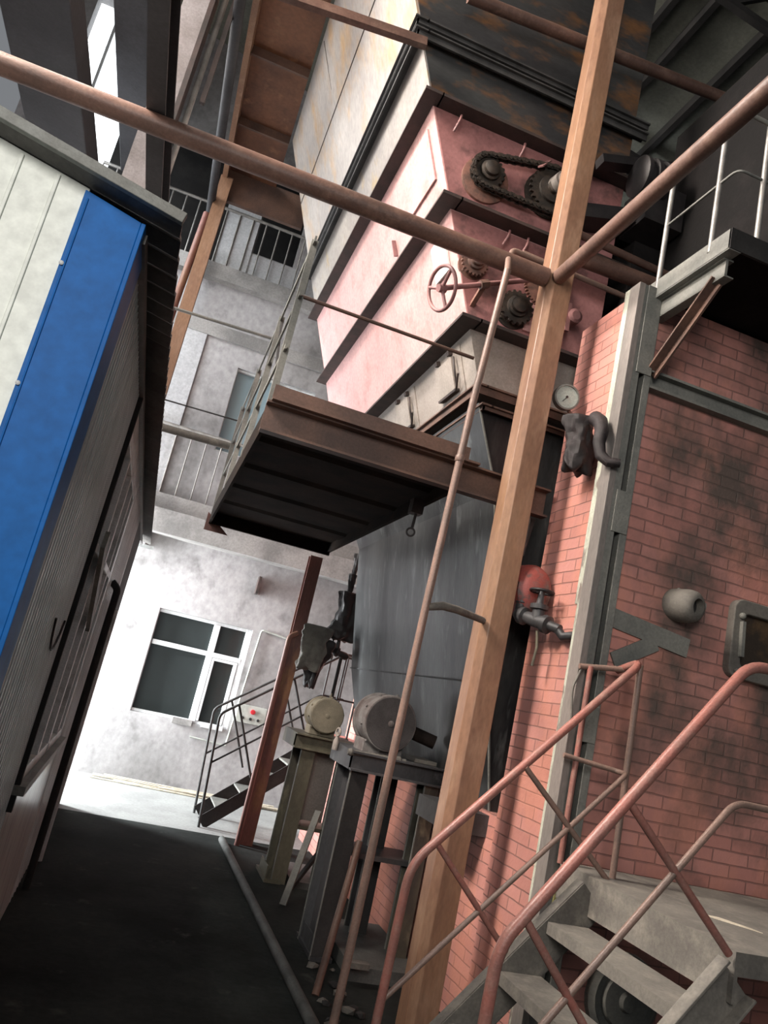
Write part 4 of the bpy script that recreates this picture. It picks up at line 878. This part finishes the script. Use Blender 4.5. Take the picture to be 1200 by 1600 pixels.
# ================================================================== DISTANT STAIR
ds = thing('back_stair', 'small dark steel stair against the far wall with double handrails', 'stair', (1.03, 8.6, 0))
for y in (8.30, 8.86):
    MB().bar((1.05, y, 0.03), (2.25, y, 1.05), 0.012, 0.13).build('stringer', 'dark', ds)
for k in range(5):
    x = 1.24 + k * 0.21; z = 0.19 + k * 0.178; MB().box(x - 0.09, x + 0.09, 8.31, 8.85, z, z + 0.02).build('tread', 'colgrey', ds)
for y, dx in ((8.24, 0.0), (8.92, 0.0)):
    MB().tube(((1.03, y, 0.0), (0.95, y, 1.10), (2.10, y, 1.98), (2.37, y, 1.98)), 0.014, 0.06).build('handrail', 'flangeg', ds, smooth=True)
    MB().tube(((0.99, y, 0.62), (2.10, y, 1.50), (2.37, y, 1.50)), 0.010, 0.06).build('middle_rail', 'dark', ds, smooth=True)
    MB().tube(((1.12, y, 1.22), (1.42, y, 0.55)), 0.012).build('brace', 'dark', ds, smooth=True)
    MB().tube(((1.62, y, 1.60), (1.92, y, 0.95)), 0.012).build('brace', 'dark', ds, smooth=True)
    MB().tube(((2.12, y, 1.02), (2.12, y, 1.97)), 0.012).build('railing_post', 'flangeg', ds, smooth=True)
    MB().tube(((2.32, y, 1.02), (2.32, y, 1.97)), 0.012).build('railing_post', 'flangeg', ds, smooth=True)
MB().box(2.15, 2.385, 8.22, 9.2, 0.98, 1.05).build('landing', 'dark', ds)
cbx = thing('control_box', 'off-white control box with red button on the far wall', 'control box', (1.56, YW, 1.0))
MB().box(1.36, 1.74, YW - 0.10, YW, 0.94, 1.16).build('case', 'boxw', cbx, 0.006)
MB().lathe((1.56, YW - 0.10, 1.09), (0, -1, 0), ((0, 0.03), (0.03, 0.03), (0.032, 0))).build('red_button', 'redbtn', cbx, smooth=True)
for k in range(3): MB().lathe((1.45 + k * 0.10, YW - 0.10, 1.0), (0, -1, 0), ((0, 0.018), (0.015, 0.018), (0.016, 0))).build('button', 'dark', cbx, smooth=True)
tag(MB().tube(((1.34, YW - 0.02, 0.62), (1.42, YW - 0.02, 2.12), (1.85, YW - 0.02, 2.08)), 0.012, 0.04).tube(((1.33, YW - 0.02, 0.62), (0.88, YW - 0.02, 0.64)), 0.010).build('wall_conduit', 'boxw', smooth=True), 'thin pale conduit bending around the window and down the far wall', 'pipe')
# bamboo poles and straw at the foot of the far wall
for k in range(16):
    y = YW - 0.07 - 0.032 * (k % 8); x0 = -0.2 + random.uniform(0, 1.5); x1 = x0 + random.uniform(0.9, 1.9); z = 0.012 + 0.02 * (k // 8)
    o = MB().tube(((x0, y, z), (x1, y + random.uniform(-0.10, 0.01), z)), 0.009, seg=8).build('bamboo_pole', 'straw', smooth=True)
    tag(o, 'thin pale bamboo pole lying at the foot of the far wall', 'pole', 'bamboo poles along the far wall')

# ================================================================== FRONT STAIR AND LANDING
fs = thing('front_stair', 'grey steel stair and landing in the foreground with red pipe handrails', 'stair', (2.3, 2.8, 0))
ld = MB(); ld.box(2.13, 5.6, 2.30, 3.44, 1.045, 1.06); ld.build('landing', 'stairgrey', fs)
MB().box(2.13, 2.145, 2.30, 3.44, 0.90, 1.045).build('landing_edge', 'stairgrey', fs)
MB().box(2.145, 5.6, 2.30, 2.312, 0.985, 1.045).build('landing_edge', 'stairgrey', fs)
MB().box(2.3, 5.6, 3.42, 3.435, 0.92, 1.045).build('landing_edge', 'dark', fs)
def channel(y, s):
    c = MB(); a, b_ = Vector((2.15, y, 0.98)), Vector((1.33, y, 0.06))
    c.bar(a, b_, 0.012, 0.16)
    n_ = Vector((0.92, 0, -0.82)).normalized(); up2 = Vector((-0.746, 0, 0.665))
    d = (b_ - a).normalized(); nrm = Vector((-d.z, 0, d.x)); nrm = nrm if nrm.z > 0 else -nrm
    for sg in (1, -1): c.bar(a + nrm * 0.08 * sg + Vector((0, s * 0.025, 0)), b_ + nrm * 0.08 * sg + Vector((0, s * 0.025, 0)), 0.055, 0.010, tuple(nrm))
    return c.build('stringer', 'stairgrey', fs, 0.002)
channel(2.33, -1); channel(3.17, 1)
for k in range(4):
    z = 0.845 - k * 0.215; x = 2.04 - k * 0.192
    MB().box(x - 0.10, x + 0.10, 2.34, 3.16, z, z + 0.012).box(x - 0.10, x - 0.088, 2.34, 3.16, z - 0.035, z).build('tread', 'stairgrey', fs)
R1 = 0.019
MB().tube(((2.27, 3.42, 2.00), (2.27, 3.22, 2.05), (1.29, 3.2, 0.98), (1.27, 3.2, 0.0)), R1, 0.09, 16).build('handrail', 'railred', fs, smooth=True)
MB().tube(((2.04, 3.40, 1.97), (2.30, 3.36, 2.01)), 0.014, 0.03).build('top_bar', 'railgrey', fs, smooth=True)
MB().tube(((2.09, 3.38, 1.98), (2.09, 3.38, 1.06)), 0.014).build('railing_post', 'railred', fs, smooth=True)
MB().tube(((2.27, 3.24, 2.03), (2.28, 3.24, 1.06)), 0.015).build('railing_post', 'railgrey', fs, smooth=True)
MB().tube(((2.02, 3.38, 1.54), (2.30, 3.34, 1.52), (2.25, 3.2, 1.52), (1.29, 3.2, 0.47)), 0.012, 0.03).build('middle_rail', 'railgrey', fs, smooth=True)
MB().tube(((1.735, 3.2, 1.455), (2.27, 3.2, 1.02)), 0.013).build('brace', 'railgrey', fs, smooth=True)
MB().tube(((1.385, 3.2, 1.08), (1.90, 3.2, 0.60)), 0.013).build('brace', 'railred', fs, smooth=True)
MB().tube(((3.0, 2.30, 2.02), (2.06, 2.3, 2.01), (1.26, 2.3, 0.97), (1.24, 2.3, 0.0)), 0.020, 0.07, 16).build('handrail', 'railred', fs, smooth=True)
MB().tube(((3.0, 2.30, 1.53), (2.06, 2.3, 1.53), (1.28, 2.3, 0.56)), 0.012, 0.05, 12).build('middle_rail', 'railgrey', fs, smooth=True)
MB().tube(((1.645, 2.3, 1.455), (2.10, 2.3, 1.05)), 0.014).build('brace', 'railred', fs, smooth=True)
MB().tube(((1.33, 2.3, 1.06), (1.67, 2.3, 0.70)), 0.014).build('brace', 'railred', fs, smooth=True)
tag(MB().prism(((2.42, 2.80, 1.0605), (2.43, 2.76, 1.0605), (2.56, 2.64, 1.0605), (2.55, 2.69, 1.0605), (2.48, 2.79, 1.0605)), (0, 0, 0.002)).build('wood_sliver', 'straw'), 'pale sliver of wood lying on the landing', 'splinter')
tag(MB().tube(((2.06, 3.40, 1.98), (2.02, 3.40, 1.86), (2.04, 3.40, 1.72)), 0.006, 0.03).build('wire_loop', 'stairgrey', smooth=True), 'bent wire tied to the rail end at the steel corner column', 'wire')

# ================================================================== THINGS ON THE FLOOR
tag(MB().tube(((1.21, 7.75, 0.025), (1.32, 2.4, 0.025)), 0.032, seg=12).build('floor_pipe', 'floorpipe', smooth=True), 'long dusty pipe lying on the floor beside the stands', 'pipe')
for k in range(16):
    x = random.uniform(1.36, 1.60); y = random.uniform(4.0, 4.9); s = random.uniform(0.015, 0.04)
    r = MB(); bmesh.ops.create_icosphere(r.bm, subdivisions=1, radius=s, matrix=Matrix.Translation((x, y, s * 0.5)) @ Matrix.Diagonal((1.2, 0.8, 0.6, 1)))
    for v_ in r.bm.verts: v_.co += Vector((random.uniform(-1, 1), random.uniform(-1, 1), random.uniform(-.5, .5))) * s * 0.25
    tag(r.build('coal_lump', 'dark' if k % 3 else 'stairgrey'), 'small lump of coal or rubble by the floor pipe', 'lump', 'rubble lumps at the foot of the nearer stand')
